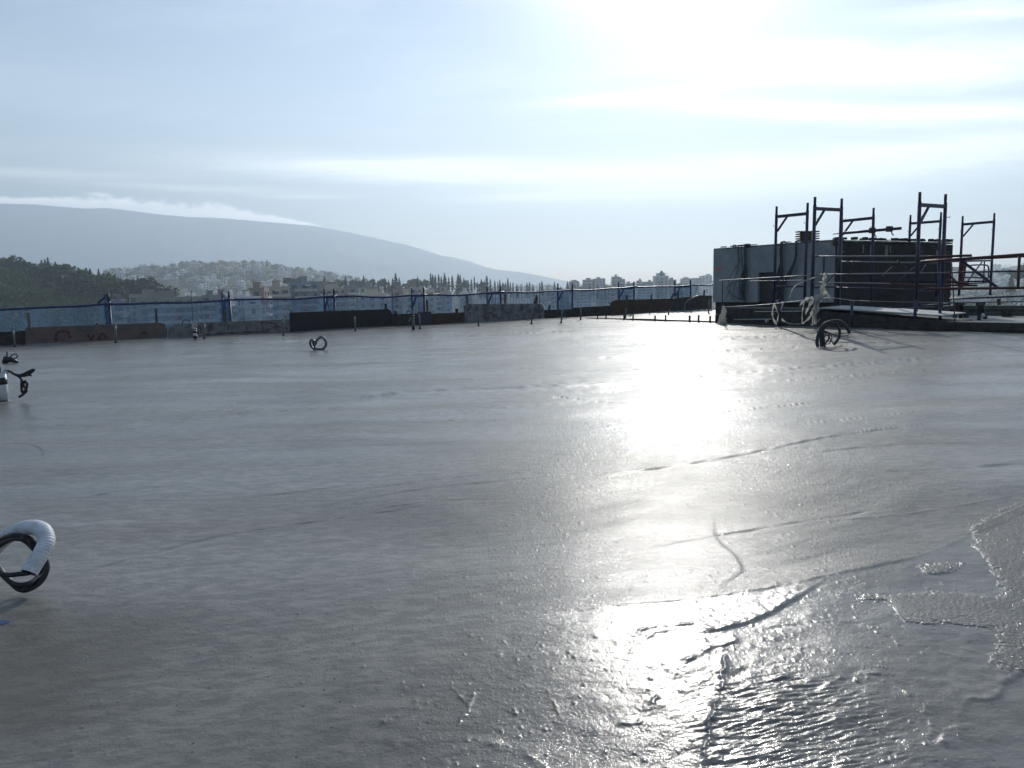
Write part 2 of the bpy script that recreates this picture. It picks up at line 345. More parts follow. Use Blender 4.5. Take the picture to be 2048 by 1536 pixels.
    for pts, am, wd in (([(1262, 1325), (1272, 1282), (1290, 1264), (1345, 1254), (1420, 1246)], .0042, .0055), ([(1284, 1316), (1292, 1286), (1312, 1270), (1352, 1262)], .0026, .0045),
                        ([(1340, 1366), (1366, 1334), (1418, 1302), (1462, 1288), (1472, 1274)], .0038, .005), ([(1230, 1462), (1282, 1448), (1310, 1408), (1330, 1395)], .0030, .004),
                        ([(1447, 1308), (1448, 1342), (1434, 1396), (1419, 1462), (1398, 1560)], .0055, .0048), ([(1438, 1406), (1482, 1386), (1540, 1364), (1600, 1352)], .0034, .006),
                        ([(1560, 1408), (1640, 1436), (1710, 1452), (1800, 1490), (1860, 1500)], -.0030, .005), ([(1640, 1392), (1672, 1366), (1725, 1352), (1790, 1352)], .0022, .006),
                        ([(950, 1360), (946, 1395), (935, 1430), (905, 1470)], .0030, .0045), ([(900, 1385), (925, 1405), (940, 1425)], .0016, .003),
                        ([(1790, 1252), (1640, 1246), (1500, 1262)], -.0012, .004), ([(1870, 1490), (1862, 1450), (1840, 1410), (1800, 1380), (1760, 1362)], .0030, .007),
                        ([(1940, 1080), (1860, 1122), (1760, 1140)], -.0014, .012), ([(640, 1290), (720, 1300), (760, 1330)], -.0008, .01), ([(1040, 1375), (1100, 1410), (1120, 1445)], .0012, .003),
                        ([(1024, 1330), (1070, 1320), (1108, 1312)], .0018, .006), ([(700, 1500), (900, 1480), (1010, 1500), (1090, 1536)], .002, .01),
                        ([(1500, 1290), (1560, 1330), (1600, 1345), (1640, 1390)], .0012, .01), ([(1950, 1440), (1900, 1466), (1880, 1500)], .003, .008), ([(1840, 1290), (1880, 1308), (1960, 1325)], .0016, .006)):
        P = [PX(*p).xy for p in pts]; R = .06
        m = (x > min(p.x for p in P) - R) & (x < max(p.x for p in P) + R) & (y > min(p.y for p in P) - R) & (y < max(p.y for p in P) + R)
        xx, yy = x[m], y[m]; d, t = _seg(xx, yy, pts, 6); e = np.clip(t / .12, 0, 1) * np.clip((1 - t) / .12, 0, 1)
        d = d + .006 * noise2(xx * 22, yy * 22, 33) + .003 * noise2(xx * 70, yy * 70, 34)
        wd = wd * (1.3 + .9 * noise2(xx * 30, yy * 30, 35)); q = np.clip(.55 + 1.1 * noise2(xx * 18, yy * 18, 9) + .4 * noise2(xx * 60, yy * 60, 10), 0, 1.6)
        h[m] += e * am * q * (.62 * np.exp(-(d / wd) ** 2) + .38 * np.exp(-np.abs(d) / (wd * 3)) * (1 + np.tanh(d / wd)) * .6)
    d, t = seg_field(x, y, [(2110, 1320), (2048, 1350), (2012, 1372), (2000, 1396), (1972, 1406), (1940, 1407), (1925, 1440)], 6, .3)
    e = np.clip((1 - t) / .3, 0, 1); h += e * .0050 * (.5 + .5 * np.tanh(-d / .006)) * np.exp(-np.maximum(-d, 0) / .06) * (1 + .5 * noise2(x * 35, y * 35, 81))
    # brushed fan at the bottom
    c0 = PX(1436, 1404); ang = np.arctan2(y - c0.y, x - c0.x)
    d1, _ = seg_field(x, y, [(1400, 1600), (1434, 1404), (1535, 1364), (1620, 1352), (1760, 1400), (1840, 1520), (1860, 1640)])
    m = (.5 + .5 * np.tanh((-d1 + .03 * fbm(x * 9, y * 9, 2, 47)) / .045)) * (np.hypot(x - c0.x, y - c0.y) < .42)
    fan = fbm(x * 16 + y * 14, (y * 1.0 - x * .30) * 105, 3, 41)
    h += m * (.0020 * fan + .0026 * fbm(x * 10, y * 30, 2, 42)) * np.clip(1 - (np.hypot(x - c0.x, y - c0.y) - .15) * 3, 0, 1)
    m2 = np.exp(-(((x - .36) / .16) ** 2 + ((y - 1.52) / .25) ** 2))
    h += m2 * .0009 * fbm((x * .85 + y * .5) * 9, (y * .85 - x * .5) * 38, 3, 43)
    # craters, pimples and grit
    rs = np.random.RandomState(5); N = 9000
    rr = 1.15 + 3.6 * rs.rand(N) ** 1.3; th = (rs.rand(N) - .5) * 1.5; sz = .0013 + .0030 * rs.rand(N) ** 5; am = np.where(rs.rand(N) < .3, -.5, 1) * (.15 + .42 * rs.rand(N)) * sz
    k = rs.rand(N) < .07 * (rr < 2.1); sz = np.where(k, sz * 2.2, sz)
    th = np.where(rs.rand(N) < .35, .28 + .3 * rs.randn(N), th); cx, cyy = rr * np.sin(th), rr * np.cos(th)
    sz = sz * (1 + rr * .10)
    return h, step, cx, cyy, sz, am, LN

def grain_mask(x, y):              # rough skins of unfloated slurry at the right
    def poly(pts, soft, sd_):
        d, _ = seg_field(x, y, pts + [pts[0]], 2, .15)
        P = [PX(*p).xy for p in pts]; ins = np.zeros(x.shape, bool); j = len(P) - 1
        for i in range(len(P)):
            c = ((P[i].y > y) != (P[j].y > y)) & (x < (P[j].x - P[i].x) * (y - P[i].y) / (P[j].y - P[i].y + 1e-12) + P[i].x); ins ^= c; j = i
        return np.where(ins, np.abs(d), -np.abs(d)) + .016 * fbm(x * 14, y * 14, 2, sd_) + .012 * fbm(x * 60, y * 60, 3, sd_ + 5)
    a = poly([(1945, 1052), (2090, 985), (2300, 1000), (2300, 1380), (2050, 1345), (1998, 1328), (2000, 1290), (2006, 1200), (2000, 1150), (1968, 1110)], 0, 51)
    b = poly([(1730, 1196), (1790, 1192), (1870, 1184), (1930, 1196), (2020, 1206), (2010, 1262), (1900, 1250), (1820, 1244), (1786, 1212)], 0, 52)
    c = poly([(1842, 1130), (1925, 1130), (1890, 1146), (1860, 1145)], 0, 53)
    return np.maximum(np.maximum(a, b), c)

def build_slab():
    th = np.concatenate([np.linspace(R_(-88), R_(-40), 60)[:-1], np.linspace(R_(-40), R_(38), NTH), np.linspace(R_(38), R_(75), 50)[1:]])
    thp = az_of(1436, 632)
    rmax = np.where(th < thp, np.minimum(wall_r(th), 40) - .004, right_r(th) + .03)
    rmax = np.minimum(rmax, 40); r0 = .95
    t = np.linspace(0, 1, NR + 60) ** .92
    inv = (1 / r0 + (1 / 40 - 1 / r0) * t)[None, :] + 0 * th[:, None]
    inv = np.maximum(inv, 1 / rmax[:, None])
    r = 1 / inv; x = np.sin(th)[:, None] * r; y = np.cos(th)[:, None] * r
    h, step, cx, cyy, sz, am, LN = slab_height(x, y)
    # craters and pimples: local stamps
    lth = th[None, :]; ii = np.searchsorted(th, np.arctan2(cx, cyy))
    for i in range(len(cx)):
        rr = math.hypot(cx[i], cyy[i]); k = int(5 + sz[i] * 5 / rr / .0011); a0, a1 = max(ii[i] - k, 0), min(ii[i] + k, len(th))
        if a1 <= a0: continue
        j = np.searchsorted(-inv[ii[i] % len(th)], -1 / rr); kk = int(5 + sz[i] * 5 / (rr * rr) / .0016); b0, b1 = max(j - kk, 0), min(j + kk, len(t))
        if b1 <= b0: continue
        q = ((x[a0:a1, b0:b1] - cx[i]) ** 2 + ((y[a0:a1, b0:b1] - cyy[i]) * .8) ** 2) / sz[i] ** 2
        h[a0:a1, b0:b1] += am[i] * np.exp(-q)
    gm = grain_mask(x, y); gk = 1 / (1 + np.exp(-gm / .0030))
    h += gk * (.0009 + .0009 * fbm(x * 60, y * 60, 3, 61) + .0007 * np.abs(fbm(x * 160, y * 160, 2, 62))) + .0006 * np.exp(-(gm / .005) ** 2) * (1 + fbm(x * 50, y * 50, 2, 63))
    rz = np.random.RandomState(8); z = rz.randn(*h.shape); z = np.where(np.abs(z) > 1.7, z * 1.3, .35 * z)       # pores and sand standing up through the paste
    pat = np.clip(.75 + 1.1 * fbm(x * .9, y * .9, 2, 91), .15, 1.6) * (.45 + .55 * step)
    h += z * pat * 1.0e-4 * r * np.clip(2.2 / r, .35, 1)
    P = np.stack([x, y, h], -1)
    o = grid_mesh('slab', P[::-1], slab_mat)
    at = o.data.attributes.new('grain', 'FLOAT', 'POINT'); at.data.foreach_set('value', gk[::-1].reshape(-1).astype(np.float32))
    at = o.data.attributes.new('far', 'FLOAT', 'POINT'); at.data.foreach_set('value', (1 - (1 - step) * np.clip((np.arctan2(x, y) + .02) * 5, 0, 1) * np.clip(1.0 - (np.arctan2(x, y) - .30) * 2.2, .35, 1))[::-1].reshape(-1).astype(np.float32))
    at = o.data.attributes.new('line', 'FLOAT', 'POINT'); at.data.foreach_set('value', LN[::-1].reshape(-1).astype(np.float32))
    tag(o, kind='structure', label='wet freshly poured grey concrete roof slab'); return o

slab_mat = bpy.data.materials.new('wet_concrete'); slab_mat.use_nodes = True
g = NT(slab_mat.node_tree); b = g.n['Principled BSDF']; co = g.coord('Object')
def attr(n):
    a = g.n.new('ShaderNodeAttribute'); a.attribute_name = n; return a.outputs['Fac']
gr, fr = attr('grain'), attr('far')
big = g.noise(g.mapping(co, (.5, 1.3, 1), (0, 0, R_(-32))), 1.1, 5, .6, .5)
strk = g.noise(g.mapping(co, (1.2, 9, 1), (0, 0, R_(-32))), 1.0, 6, .6, .7)
c = g.mix(g.ss(big, .35, .68), (.215, .199, .172), (.310, .288, .250))
c = g.mix(g.ss(strk, .50, .70, 0, .45), c, (.172, .163, .148))
stain = g.ss(g.noise(co, .9, 3, .5), .60, .74)
c = g.mix(g.m('MULTIPLY', stain, .35), c, (.16, .13, .095))
mot = g.noise(g.mapping(co, (1, 2.6, 1), (0, 0, R_(-32))), 11, 9, .72, .3)
c = g.mix(g.ss(mot, .42, .60, .50, 0), c, (.085, .082, .078))
mot2 = g.noise(co, 60, 4, .7); c = g.mix(g.ss(mot2, .50, .66, 0, .30), c, (.26, .25, .225))
pit = g.m('MULTIPLY', g.m('LESS_THAN', g.voro(co, 24), .085), g.ss(g.noise(co, 1.7, 3), .42, .5)); c = g.mix(g.m('MULTIPLY', pit, .75), c, (.03, .03, .03))
dst = g.v('DISTANCE', g.mapping(co, (1, .8, 1)), (-1.16, 1.36, 0)); c = g.mix(g.ss(g.m('MULTIPLY_ADD', g.noise(co, 5, 4), .25, dst), .55, .22, 0, .55), c, (.10, .085, .06))
ln = attr('line'); c = g.mix(g.m('MULTIPLY', g.m('MINIMUM', ln, 1), .75), c, (.045, .044, .043))  # float lines: groove shadow and wet crevice painted into the base colour
c = g.mix(g.m('MULTIPLY', g.m('SUBTRACT', 1, fr), .30), c, (.075, .073, .070))
c = g.mix(gr, c, (.195, .187, .172))
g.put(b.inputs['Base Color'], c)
ro = g.m('MULTIPLY_ADD', g.m('MULTIPLY_ADD', g.noise(co, 3, 5, .6), .5, g.m('MULTIPLY', g.noise(g.mapping(co, (.4, 1.2, 1), (0, 0, R_(-32))), 1.2, 4, .6), .5)), .34, .07)
ro = g.m('MULTIPLY_ADD', fr, .22, ro)
ro = g.m('MULTIPLY_ADD', gr, .16, ro)
g.put(b.inputs['Roughness'], ro); b.inputs['Specular IOR Level'].default_value = .10
film = g.ss(g.noise(g.mapping(co, (.30, 1.5, 1), (0, 0, R_(-34)), (2.3, .4, 0)), 1.1, 5, .62, .8), .36, .62, .36, .88)
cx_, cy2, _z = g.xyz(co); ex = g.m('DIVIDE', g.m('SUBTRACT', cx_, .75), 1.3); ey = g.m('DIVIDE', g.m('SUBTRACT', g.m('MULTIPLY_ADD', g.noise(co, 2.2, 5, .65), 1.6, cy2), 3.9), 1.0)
glare_dim = g.m('MULTIPLY', g.m('EXPONENT', g.m('MULTIPLY', g.m('ADD', g.m('MULTIPLY', ex, ex), g.m('MULTIPLY', ey, ey)), -1)), .90)   # coat thinned in a patch where the sun glare falls, to dim the highlight
film = g.m('MULTIPLY', film, g.m('SUBTRACT', 1, glare_dim))
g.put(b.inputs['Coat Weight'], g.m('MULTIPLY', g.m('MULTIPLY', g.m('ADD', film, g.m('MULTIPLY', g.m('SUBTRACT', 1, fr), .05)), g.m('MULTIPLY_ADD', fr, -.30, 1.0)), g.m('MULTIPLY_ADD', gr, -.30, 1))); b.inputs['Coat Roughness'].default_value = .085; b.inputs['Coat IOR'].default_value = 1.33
h1 = g.noise(co, 150, 3, .6)                      # sand grains in the paste
h2 = g.noise(g.mapping(co, (1, 2.2, 1), (0, 0, R_(-32))), 28, 4, .6, .4)
pim = g.m('POWER', g.m('SUBTRACT', 1, g.m('MINIMUM', g.m('MULTIPLY', g.voro(co, 46), 2.6), 1)), 2)
pim2 = g.m('POWER', g.m('SUBTRACT', 1, g.m('MINIMUM', g.m('MULTIPLY', g.voro(co, 14), 4.2), 1)), 2)
on = g.ss(g.noise(co, 2.2, 4, .6), .42, .62)
hh = g.m('MULTIPLY', g.m('MULTIPLY_ADD', h2, .42, g.m('MULTIPLY', h1, .34)), g.m('MULTIPLY_ADD', fr, .5, .6))
hh = g.m('ADD', hh, g.m('MULTIPLY', g.m('MULTIPLY', pim, on), .30))
hh = g.m('ADD', hh, g.m('MULTIPLY', pim2, .5))
hh = g.m('ADD', hh, g.m('MULTIPLY', g.m('MULTIPLY', g.noise(co, 120, 3, .6), gr), 2.6))
bn = g.bump(hh, 1, .0024)
g.put(b.inputs['Normal'], bn)
hc = g.m('MULTIPLY_ADD', g.noise(co, 210, 2, .6), .65, hh)
hc = g.m('MULTIPLY_ADD', g.noise(g.mapping(co, (1, 1.6, 1), (0, 0, R_(-32))), 55, 3, .6), .3, hc)
g.put(b.inputs['Coat Normal'], g.bump(hc, 1, .0017))
NTH, NR = 1250, 760
slab = build_slab()
# ------------------------------------------------------------------ the land
GZ = -24.0
def land(x, y):
    r = np.hypot(x, y); th = np.degrees(np.arctan2(x, y))
    z = GZ + 0 * x + 1.5 * fbm(x / 300, y / 300, 3, 70)
    def hill(cx, cy_, sx, sy, hgt, rot=0, p=2):
        c, s = math.cos(R_(rot)), math.sin(R_(rot)); a = (x - cx) * c + (y - cy_) * s; b = -(x - cx) * s + (y - cy_) * c
        return hgt * np.exp(-((np.abs(a) / sx) ** p + (np.abs(b) / sy) ** p))
    z += hill(-400, 470, 190, 170, 44)                 # wooded hill
    z += hill(-500, 1300, 255, 380, 66, 0, 2.8)        # town hill
    z += hill(-160, 1200, 340, 300, 9, 0, 2)
    z += hill(-820, 3400, 600, 400, 62 , 10)           # pale hills behind
    z += hill(-300, 3900, 450, 400, 50, 0)
    z += hill(500, 1500, 600, 400, 22, 0)              # ridge with the grey blocks
    z += hill(1500, 1900, 500, 500, 58, 0)
    z += 8 * fbm(x / 500, y / 500, 4, 72) * np.clip((r - 1800) / 2500, 0, 1) * np.clip(1.5 - r / 9000, 0, 1)
    return z
def land1(x, y): return float(land(np.array([x]), np.array([y]))[0])
land_mat = mat('dry_ground', (.10, .095, .06), .9, scale=.01, col2=(.05, .06, .035), bump=0, spec=.1)
th = np.linspace(0, 2 * PI, 361); rr = np.concatenate([np.linspace(16, 60, 4), np.geomspace(70, 14000, 150)])
Xg = np.sin(th)[:, None] * rr; Yg = np.cos(th)[:, None] * rr; Zg = land(Xg, Yg); 
Zg[:, 0] = GZ
gnd = grid_mesh('ground', np.stack([Xg, Yg, Zg], -1)[::-1], land_mat); tag(gnd, kind='structure')

# the mountain: ridge profile surveyed at 6 km, and its lower spur farther off
RIDGE = [(-900, 470), (-500, 425), (-250, 412), (0, 407), (70, 409), (120, 413), (170, 417), (215, 416), (260, 421), (320, 429), (380, 434), (440, 436), (500, 441), (560, 446), (630, 452), (690, 463), (760, 478), (815, 490), (870, 507), (920, 523), (965, 535), (1000, 540), (1040, 544), (1080, 551), (1115, 559), (1180, 571), (1250, 590)]
def mountain(name, prof, dist, mt, seed, amp):
    ax = np.array([az_of(*p) for p in prof]); ez = np.array([AT(*p, dist).z for p in prof])
    th = np.linspace(ax[0], ax[-1], 300); top = np.interp(th, ax, ez)
    t = np.concatenate([np.linspace(-.55, 0, 50), [.04, .08, .12]]); D = dist / np.cos(th)[:, None]
    prof_t = np.where(t > 0, np.clip(1 - t / .12, 0, 1), np.clip(1 + t / .5, 0, 1)) ** 1.15
    r = D * (1 + t[None, :] * .62)
    x = np.sin(th)[:, None] * r; y = np.cos(th)[:, None] * r
    gul = amp * (np.abs(fbm(x / 700, y / 1500, 5, seed)) * -1) * np.clip(np.abs(t) * 7, 0, 1) * (top[:, None] / 700).clip(.1, 1)
    z = -40 + (top[:, None] + 40) * prof_t[None, :] + gul
    o = grid_mesh(name, np.stack([x, y, z], -1)[::-1], mt); tag(o, kind='structure'); return o
mt = mat('mountain_scrub', (.30, .30, .28), .95, scale=.0016, col2=(.19, .20, .18), spec=.05)
mountain('mountain', RIDGE, 6000, mt, 80, 260)
mountain('mountain_spur', [(760, 560), (840, 500), (880, 511), (905, 514), (940, 523), (975, 535), (1000, 541), (1060, 560), (1150, 580)], 6800, mt, 84, 60)

hz = MB().box(-13000, 13000, -13000, 7350, -60, 860).build('haze', None); tag(hz, kind='stuff')
hm = bpy.data.materials.new('haze_air'); hm.use_nodes = True; hg = NT(hm.node_tree); hm.node_tree.nodes.clear()
pv_ = hg.n.new('ShaderNodeVolumePrincipled'); pv_.inputs['Color'].default_value = (.745,.865,.985,1); pv_.inputs['Density'].default_value = 3.2e-4
pv_.inputs['Anisotropy'].default_value = .42
ho = hg.n.new('ShaderNodeOutputMaterial'); hg.l.new(pv_.outputs[0], ho.inputs[1]); hz.data.materials.append(hm)
# ------------------------------------------------------------------ materials of the roof
M_blue = mat('blue_paint', (.020, .030, .15), .42, var=.5, scale=14, col2=(.05, .05, .10), bump=.001, bscale=120)
M_navy = mat('navy_paint', (.020, .024, .075), .45, var=.5, scale=14, col2=(.045, .035, .045), bump=.001, bscale=120)
M_red = mat('red_oxide_paint', (.10, .016, .018), .5, scale=12, col2=(.05, .02, .022), bump=.001, bscale=120)
M_galv = mat('galvanised_steel', (.24, .245, .25), .5, metal=.5, scale=20, col2=(.25, .25, .25))
M_rebar = mat('rusty_rebar', (.05, .035, .03), .7, scale=60, col2=(.09, .05, .035), bump=.002, bscale=200)
M_black = mat('black_rubber', (.012, .012, .014), .38, scale=30, col2=(.025, .025, .027))
M_white = mat('white_plastic', (.70, .71, .72), .4, scale=18, col2=(.50, .50, .50), bump=.0008, bscale=90)
M_greypipe = mat('grey_pipe', (.16, .19, .20), .42, scale=25, col2=(.08, .09, .09), bump=.001, bscale=90)
M_wood = mat('weathered_wood', (.16, .115, .075), .8, scale=9, col2=(.07, .052, .038), bump=.003, bscale=60)
M_dwood = mat('dark_wet_wood', (.055, .046, .038), .7, scale=7, col2=(.018, .017, .018), bump=.003, bscale=60)
M_bwood = mat('brown_form_ply', (.085, .048, .028), .7, scale=5, col2=(.035, .025, .022), bump=.002, bscale=50)
M_rust = mat('reddish_form_ply', (.19, .125, .105), .75, scale=4, col2=(.115, .10, .088), bump=.003, bscale=45)
M_gply = mat('grey_form_ply', (.23, .225, .21), .75, scale=5, col2=(.13, .125, .115), bump=.002, bscale=45)
M_char = mat('charcoal_form_ply', (.022, .022, .026), .6, scale=5, col2=(.035, .027, .026), bump=.002, bscale=45)
M_slate = mat('blue_grey_ply', (.045, .05, .062), .6, scale=5, col2=(.03, .03, .036), bump=.002, bscale=45)
M_conc = mat('old_concrete', (.25, .25, .24), .85, scale=6, col2=(.10, .095, .09), bump=.012, bscale=18)
M_redpaint = mat('faded_red_spray', (.13, .022, .018), .7, scale=18, col2=(.08, .03, .025))
M_plaster = mat('grey_plaster', (.33, .355, .36), .85, scale=1.6, col2=(.24, .26, .265), bump=.006, bscale=14)
M_dark = mat('dark_bitumen_wall', (.024, .021, .020), .8, scale=3, col2=(.012, .012, .014), bump=.012, bscale=14)
M_door = mat('rusted_door', (.035, .035, .035), .6, scale=9, col2=(.05, .04, .035))
M_ply = mat('pale_plywood', (.55, .54, .50), .6, scale=6, col2=(.38, .37, .34), bump=.002)
M_cable = mat('dark_cable', (.020, .028, .034), .5, scale=20, col2=(.035, .045, .05))
M_orange = mat('orange_print', (.50, .13, .04), .6)
M_signw = mat('sign_face', (.33, .33, .33), .6)
M_bluescrap = mat('blue_plastic', (.04, .09, .22), .4, scale=15, col2=(.03, .06, .15))
def sheet_mat(name, col, alpha, scale=400, weave=True, trans=.5):
    m = bpy.data.materials.new(name); m.use_nodes = True; g = NT(m.node_tree); g.n.clear()
    co = g.coord('Object'); c = g.mix(g.ss(g.noise(co, 1.3, 5, .6), .35, .65), col, tuple(x * .65 for x in col))
    d = g.n.new('ShaderNodeBsdfDiffuse'); t = g.n.new('ShaderNodeBsdfTranslucent'); tr = g.n.new('ShaderNodeBsdfTransparent')
    g.put(d.inputs[0], c); g.put(t.inputs[0], c); a = g.n.new('ShaderNodeMixShader'); g.put(a.inputs[0], trans)
    g.l.new(d.outputs[0], a.inputs[1]); g.l.new(t.outputs[0], a.inputs[2])
    f = g.n.new('ShaderNodeMixShader'); av = g.ss(g.noise(co, 2.2, 5, .6), .3, .7, alpha - .10, alpha + .12); g.put(f.inputs[0], av)
    g.l.new(tr.outputs[0], f.inputs[1]); g.l.new(a.outputs[0], f.inputs[2])
    o = g.n.new('ShaderNodeOutputMaterial'); g.l.new(f.outputs[0], o.inputs[0]); return m
M_net = sheet_mat('blue_debris_net', (.12, .22, .36), .52, trans=.5)
M_net2 = sheet_mat('blue_debris_net_doubled', (.05, .15, .30), .34, trans=.3)
M_film = sheet_mat('torn_white_film', (.70, .69, .62), .90, trans=.55)

# ------------------------------------------------------------------ survey of the two roof edges
N = Vector((-UY, UX, 0))                              # outward across the far-left edge
def plane_hit(x, y, P, n):
    d = ray(x, y); t = (P - EYEV).dot(n) / d.dot(n); return EYEV + d * t
def WP(x, y, out=0.0): return plane_hit(x, y, W0 + N * out, N)
def EP(x, y, out=0.0): return plane_hit(x, y, CORNER + U * out, U)
def s_of(p): return (p - W0).dot(U)
ROTU = math.atan2(U.y, U.x); ROTV = math.atan2(V.y, V.x)

# ------------------------------------------------------------------ form panels of the far-left edge
def panel(name, px, m, label, th=.045, out=0.0, cat='barrier', group='form panels along the far-left roof edge'):
    P = [WP(x, y, out) for x, y in px]; base = P[0].copy()
    P = [Vector((p.x, p.y, max(p.z, -.05))) for p in P]
    n = len(P); vs = [p for p in P] + [p + N * th for p in P]
    o = mesh_obj(name, [v - base for v in vs], [tuple(range(n)), tuple(range(n, 2 * n))[::-1]] + [(i, n + i, n + (i + 1) % n, (i + 1) % n) for i in range(n)], m)
    o.location = base; bev(o, .006); tag(o, label, cat, group); return o, base
def bev(o, w_):
    md = o.modifiers.new('bevel', 'BEVEL'); md.width = w_; md.segments = 1; md.limit_method = 'ANGLE'
PANELS = [
 ([(-260, 703), (51, 690), (51, 661), (30, 663), (-260, 672)], M_dwood, 'dark wet timber panel cut by the left picture edge'),
 ([(51, 688), (334, 675), (336, 660), (330, 648), (318, 645), (51, 655)], M_rust, 'long reddish brown form panel with faded red spray blots'),
 ([(336, 675), (580, 665), (580, 638), (350, 648), (338, 656)], M_gply, 'grey form panel sprayed with red loops and a triangle'),
 ([(580, 666), (785, 658), (786, 630), (780, 619), (774, 618), (580, 625)], M_char, 'tall charcoal form panel with a clipped right corner'),
 ([(785, 657), (837, 654), (837, 627), (785, 628)], M_dwood, 'short dark brown panel right of the charcoal one'),
 ([(837, 654), (862, 653), (862, 623), (837, 624)], M_slate, 'small square blue grey panel standing slightly taller'),
 ([(862, 653), (930, 650), (930, 624), (918, 625), (862, 627)], M_bwood, 'rusty brown low panel left of the mottled concrete one'),
 ([(928, 650), (1089, 640), (1089, 618), (1084, 609), (1075, 607), (936, 608), (929, 611)], M_conc, 'mottled grey concrete block panel with clipped corners'),
 ([(1089, 640), (1222, 630), (1222, 611), (1150, 615), (1147, 618), (1089, 620)], M_dwood, 'low dark brown panel with a stepped top edge'),
 ([(1222, 630), (1345, 622), (1345, 597), (1230, 600), (1222, 605)], M_bwood, 'brown mottled panel with a rounded left corner'),
 ([(1345, 622), (1424, 618), (1424, 591), (1398, 591), (1345, 597)], M_dwood, 'dark brown panel running up to the grey stair house'),
]
pan_objs = []
for px_, m_, lb in PANELS:
    o, base = panel('parapet_barrier', px_, m_, lb, out=.002 * (len(pan_objs) % 2)); pan_objs.append(o)
def spray(parent, pts, wd, mt=M_redpaint):            # painted strokes on a panel face
    mb = MB(); q = [WP(x, y) - N * .003 - parent.location for x, y in pts]; q = spline([tuple(p) for p in q], 5)
    vs = []; fs = []
    for i, p in enumerate(q):
        d = (q[min(i + 1, len(q) - 1)] - q[max(i - 1, 0)]).normalized(); s = d.cross(N).normalized() * wd * (.8 + .4 * math.sin(i * 1.7))
        vs += [p - s / 2, p + s / 2]
        if i: fs.append((2 * i - 2, 2 * i - 1, 2 * i + 1, 2 * i))
    mb.add(vs, fs); o = mb.build('spray_mark', mt, parent); return o
for pts in ([(112, 682), (113, 668), (120, 663), (135, 664), (141, 676)], [(176, 668), (182, 680), (188, 669)], [(196, 680), (205, 667), (213, 678)], [(284, 668), (289, 664), (293, 670)]):
    spray(pan_objs[1], pts, .05)
for pts in ([(396, 668), (397, 654), (401, 654), (402, 666)], [(418, 664), (419, 651), (422, 651), (424, 662)], [(456, 660), (458, 650)], [(494, 659), (493, 652)],
            [(526, 661), (525, 644), (550, 648), (552, 652), (532, 661)], [(552, 652), (575, 657)], [(406, 670), (440, 667), (480, 665), (530, 663)]):
    spray(pan_objs[2], pts, .028)
spray(pan_objs[7], [(972, 638), (972, 627), (986, 627), (985, 637)], .035)
for (x0, x1, y0, y1) in ((930, 960, 610, 620), (965, 1000, 609, 617), (1005, 1040, 609, 620), (1045, 1080, 610, 622)):   # cast blocks of the concrete panel
    P = [WP(x, y) - N * .008 for x, y in ((x0, y1), (x1, y1), (x1, y0), (x0, y0))]
    bs = pan_objs[7].location
    o = mesh_obj('block', [p - bs for p in P] + [p + N * .03 - bs for p in P], [(0, 1, 2, 3), (7, 6, 5, 4), (0, 4, 5, 1), (1, 5, 6, 2), (2, 6, 7, 3), (3, 7, 4, 0)], M_conc, pan_objs[7]); bev(o, .01)

# short uprights and offcuts that hold the panels
STUBS = [(60, 625, 658, .05, M_rust, 0, 'reddish post with a pale cap behind the long reddish panel', 1), (195, 646, 652, .05, M_wood, 0, 'pale topped peg behind the long reddish panel', 1),
         (314, 618, 650, .045, M_wood, .02, 'thin brown post behind the end of the reddish panel', 0), (452, 612, 645, .04, M_wood, .02, 'thin brown post beside the second blue frame', 0),
         (583, 619, 628, .05, M_galv, 0, 'small metal cap over the left corner of the charcoal panel', 1), (772, 607, 622, .055, M_slate, 0, 'square slate grey post behind the charcoal panel', 0),
         (791, 621, 630, .06, M_slate, 0, 'stubby dark block right of the charcoal panel', 0), (855, 600, 626, .05, M_wood, 0, 'grey brown post inside the fourth blue frame', 0),
         (914, 617, 628, .07, M_bwood, 0, 'squat brown block on the rusty low panel', 0), (935, 591, 610, .055, M_rust, 0, 'reddish post at the left end of the concrete panel', 0),
         (1011, 588, 609, .055, M_rust, 0, 'reddish post inside the frame above the concrete panel', 0), (1066, 595, 609, .07, M_slate, .5, 'leaning offcut near the right end of the concrete panel', 0),
         (1073, 590, 609, .05, M_wood, 0, 'pale brown post by the leaning offcut', 0), (1097, 610, 622, .05, M_navy, .2, 'dark peg just right of the concrete panel', 0),
         (1252, 590, 602, .05, M_navy, .15, 'dark peg left of the seventh blue frame', 0), (1301, 588, 600, .04, M_navy, .2, 'thin dark peg right of the seventh blue frame', 0),
         (1338, 588, 600, .05, M_navy, .7, 'strongly leaning dark offcut on the brown panel', 0), (1354, 585, 600, .06, M_navy, .15, 'dark peg between the last two blue frames', 0),
         (1406, 580, 596, .045, M_navy, .2, 'dark peg inside the last blue frame', 0)]
for x, y0, y1, wd, m_, ln, lb, cap in STUBS:
    b0 = WP(x, y1 + 6, .10); t0 = WP(x, y0, .10); h = t0.z - b0.z
    r = empty('wooden_post', b0, ROTU); tag(r, lb, 'post', 'short posts behind the form panels')
    MB().bar((0, 0, 0), (ln * h, 0, h), wd, wd * .8).build('post_shaft', m_, r)
    if cap: MB().box(-wd * .7 + ln * h, wd * .7 + ln * h, -wd * .6, wd * .6, h + .001, h + .022).build('post_cap', M_ply, r)

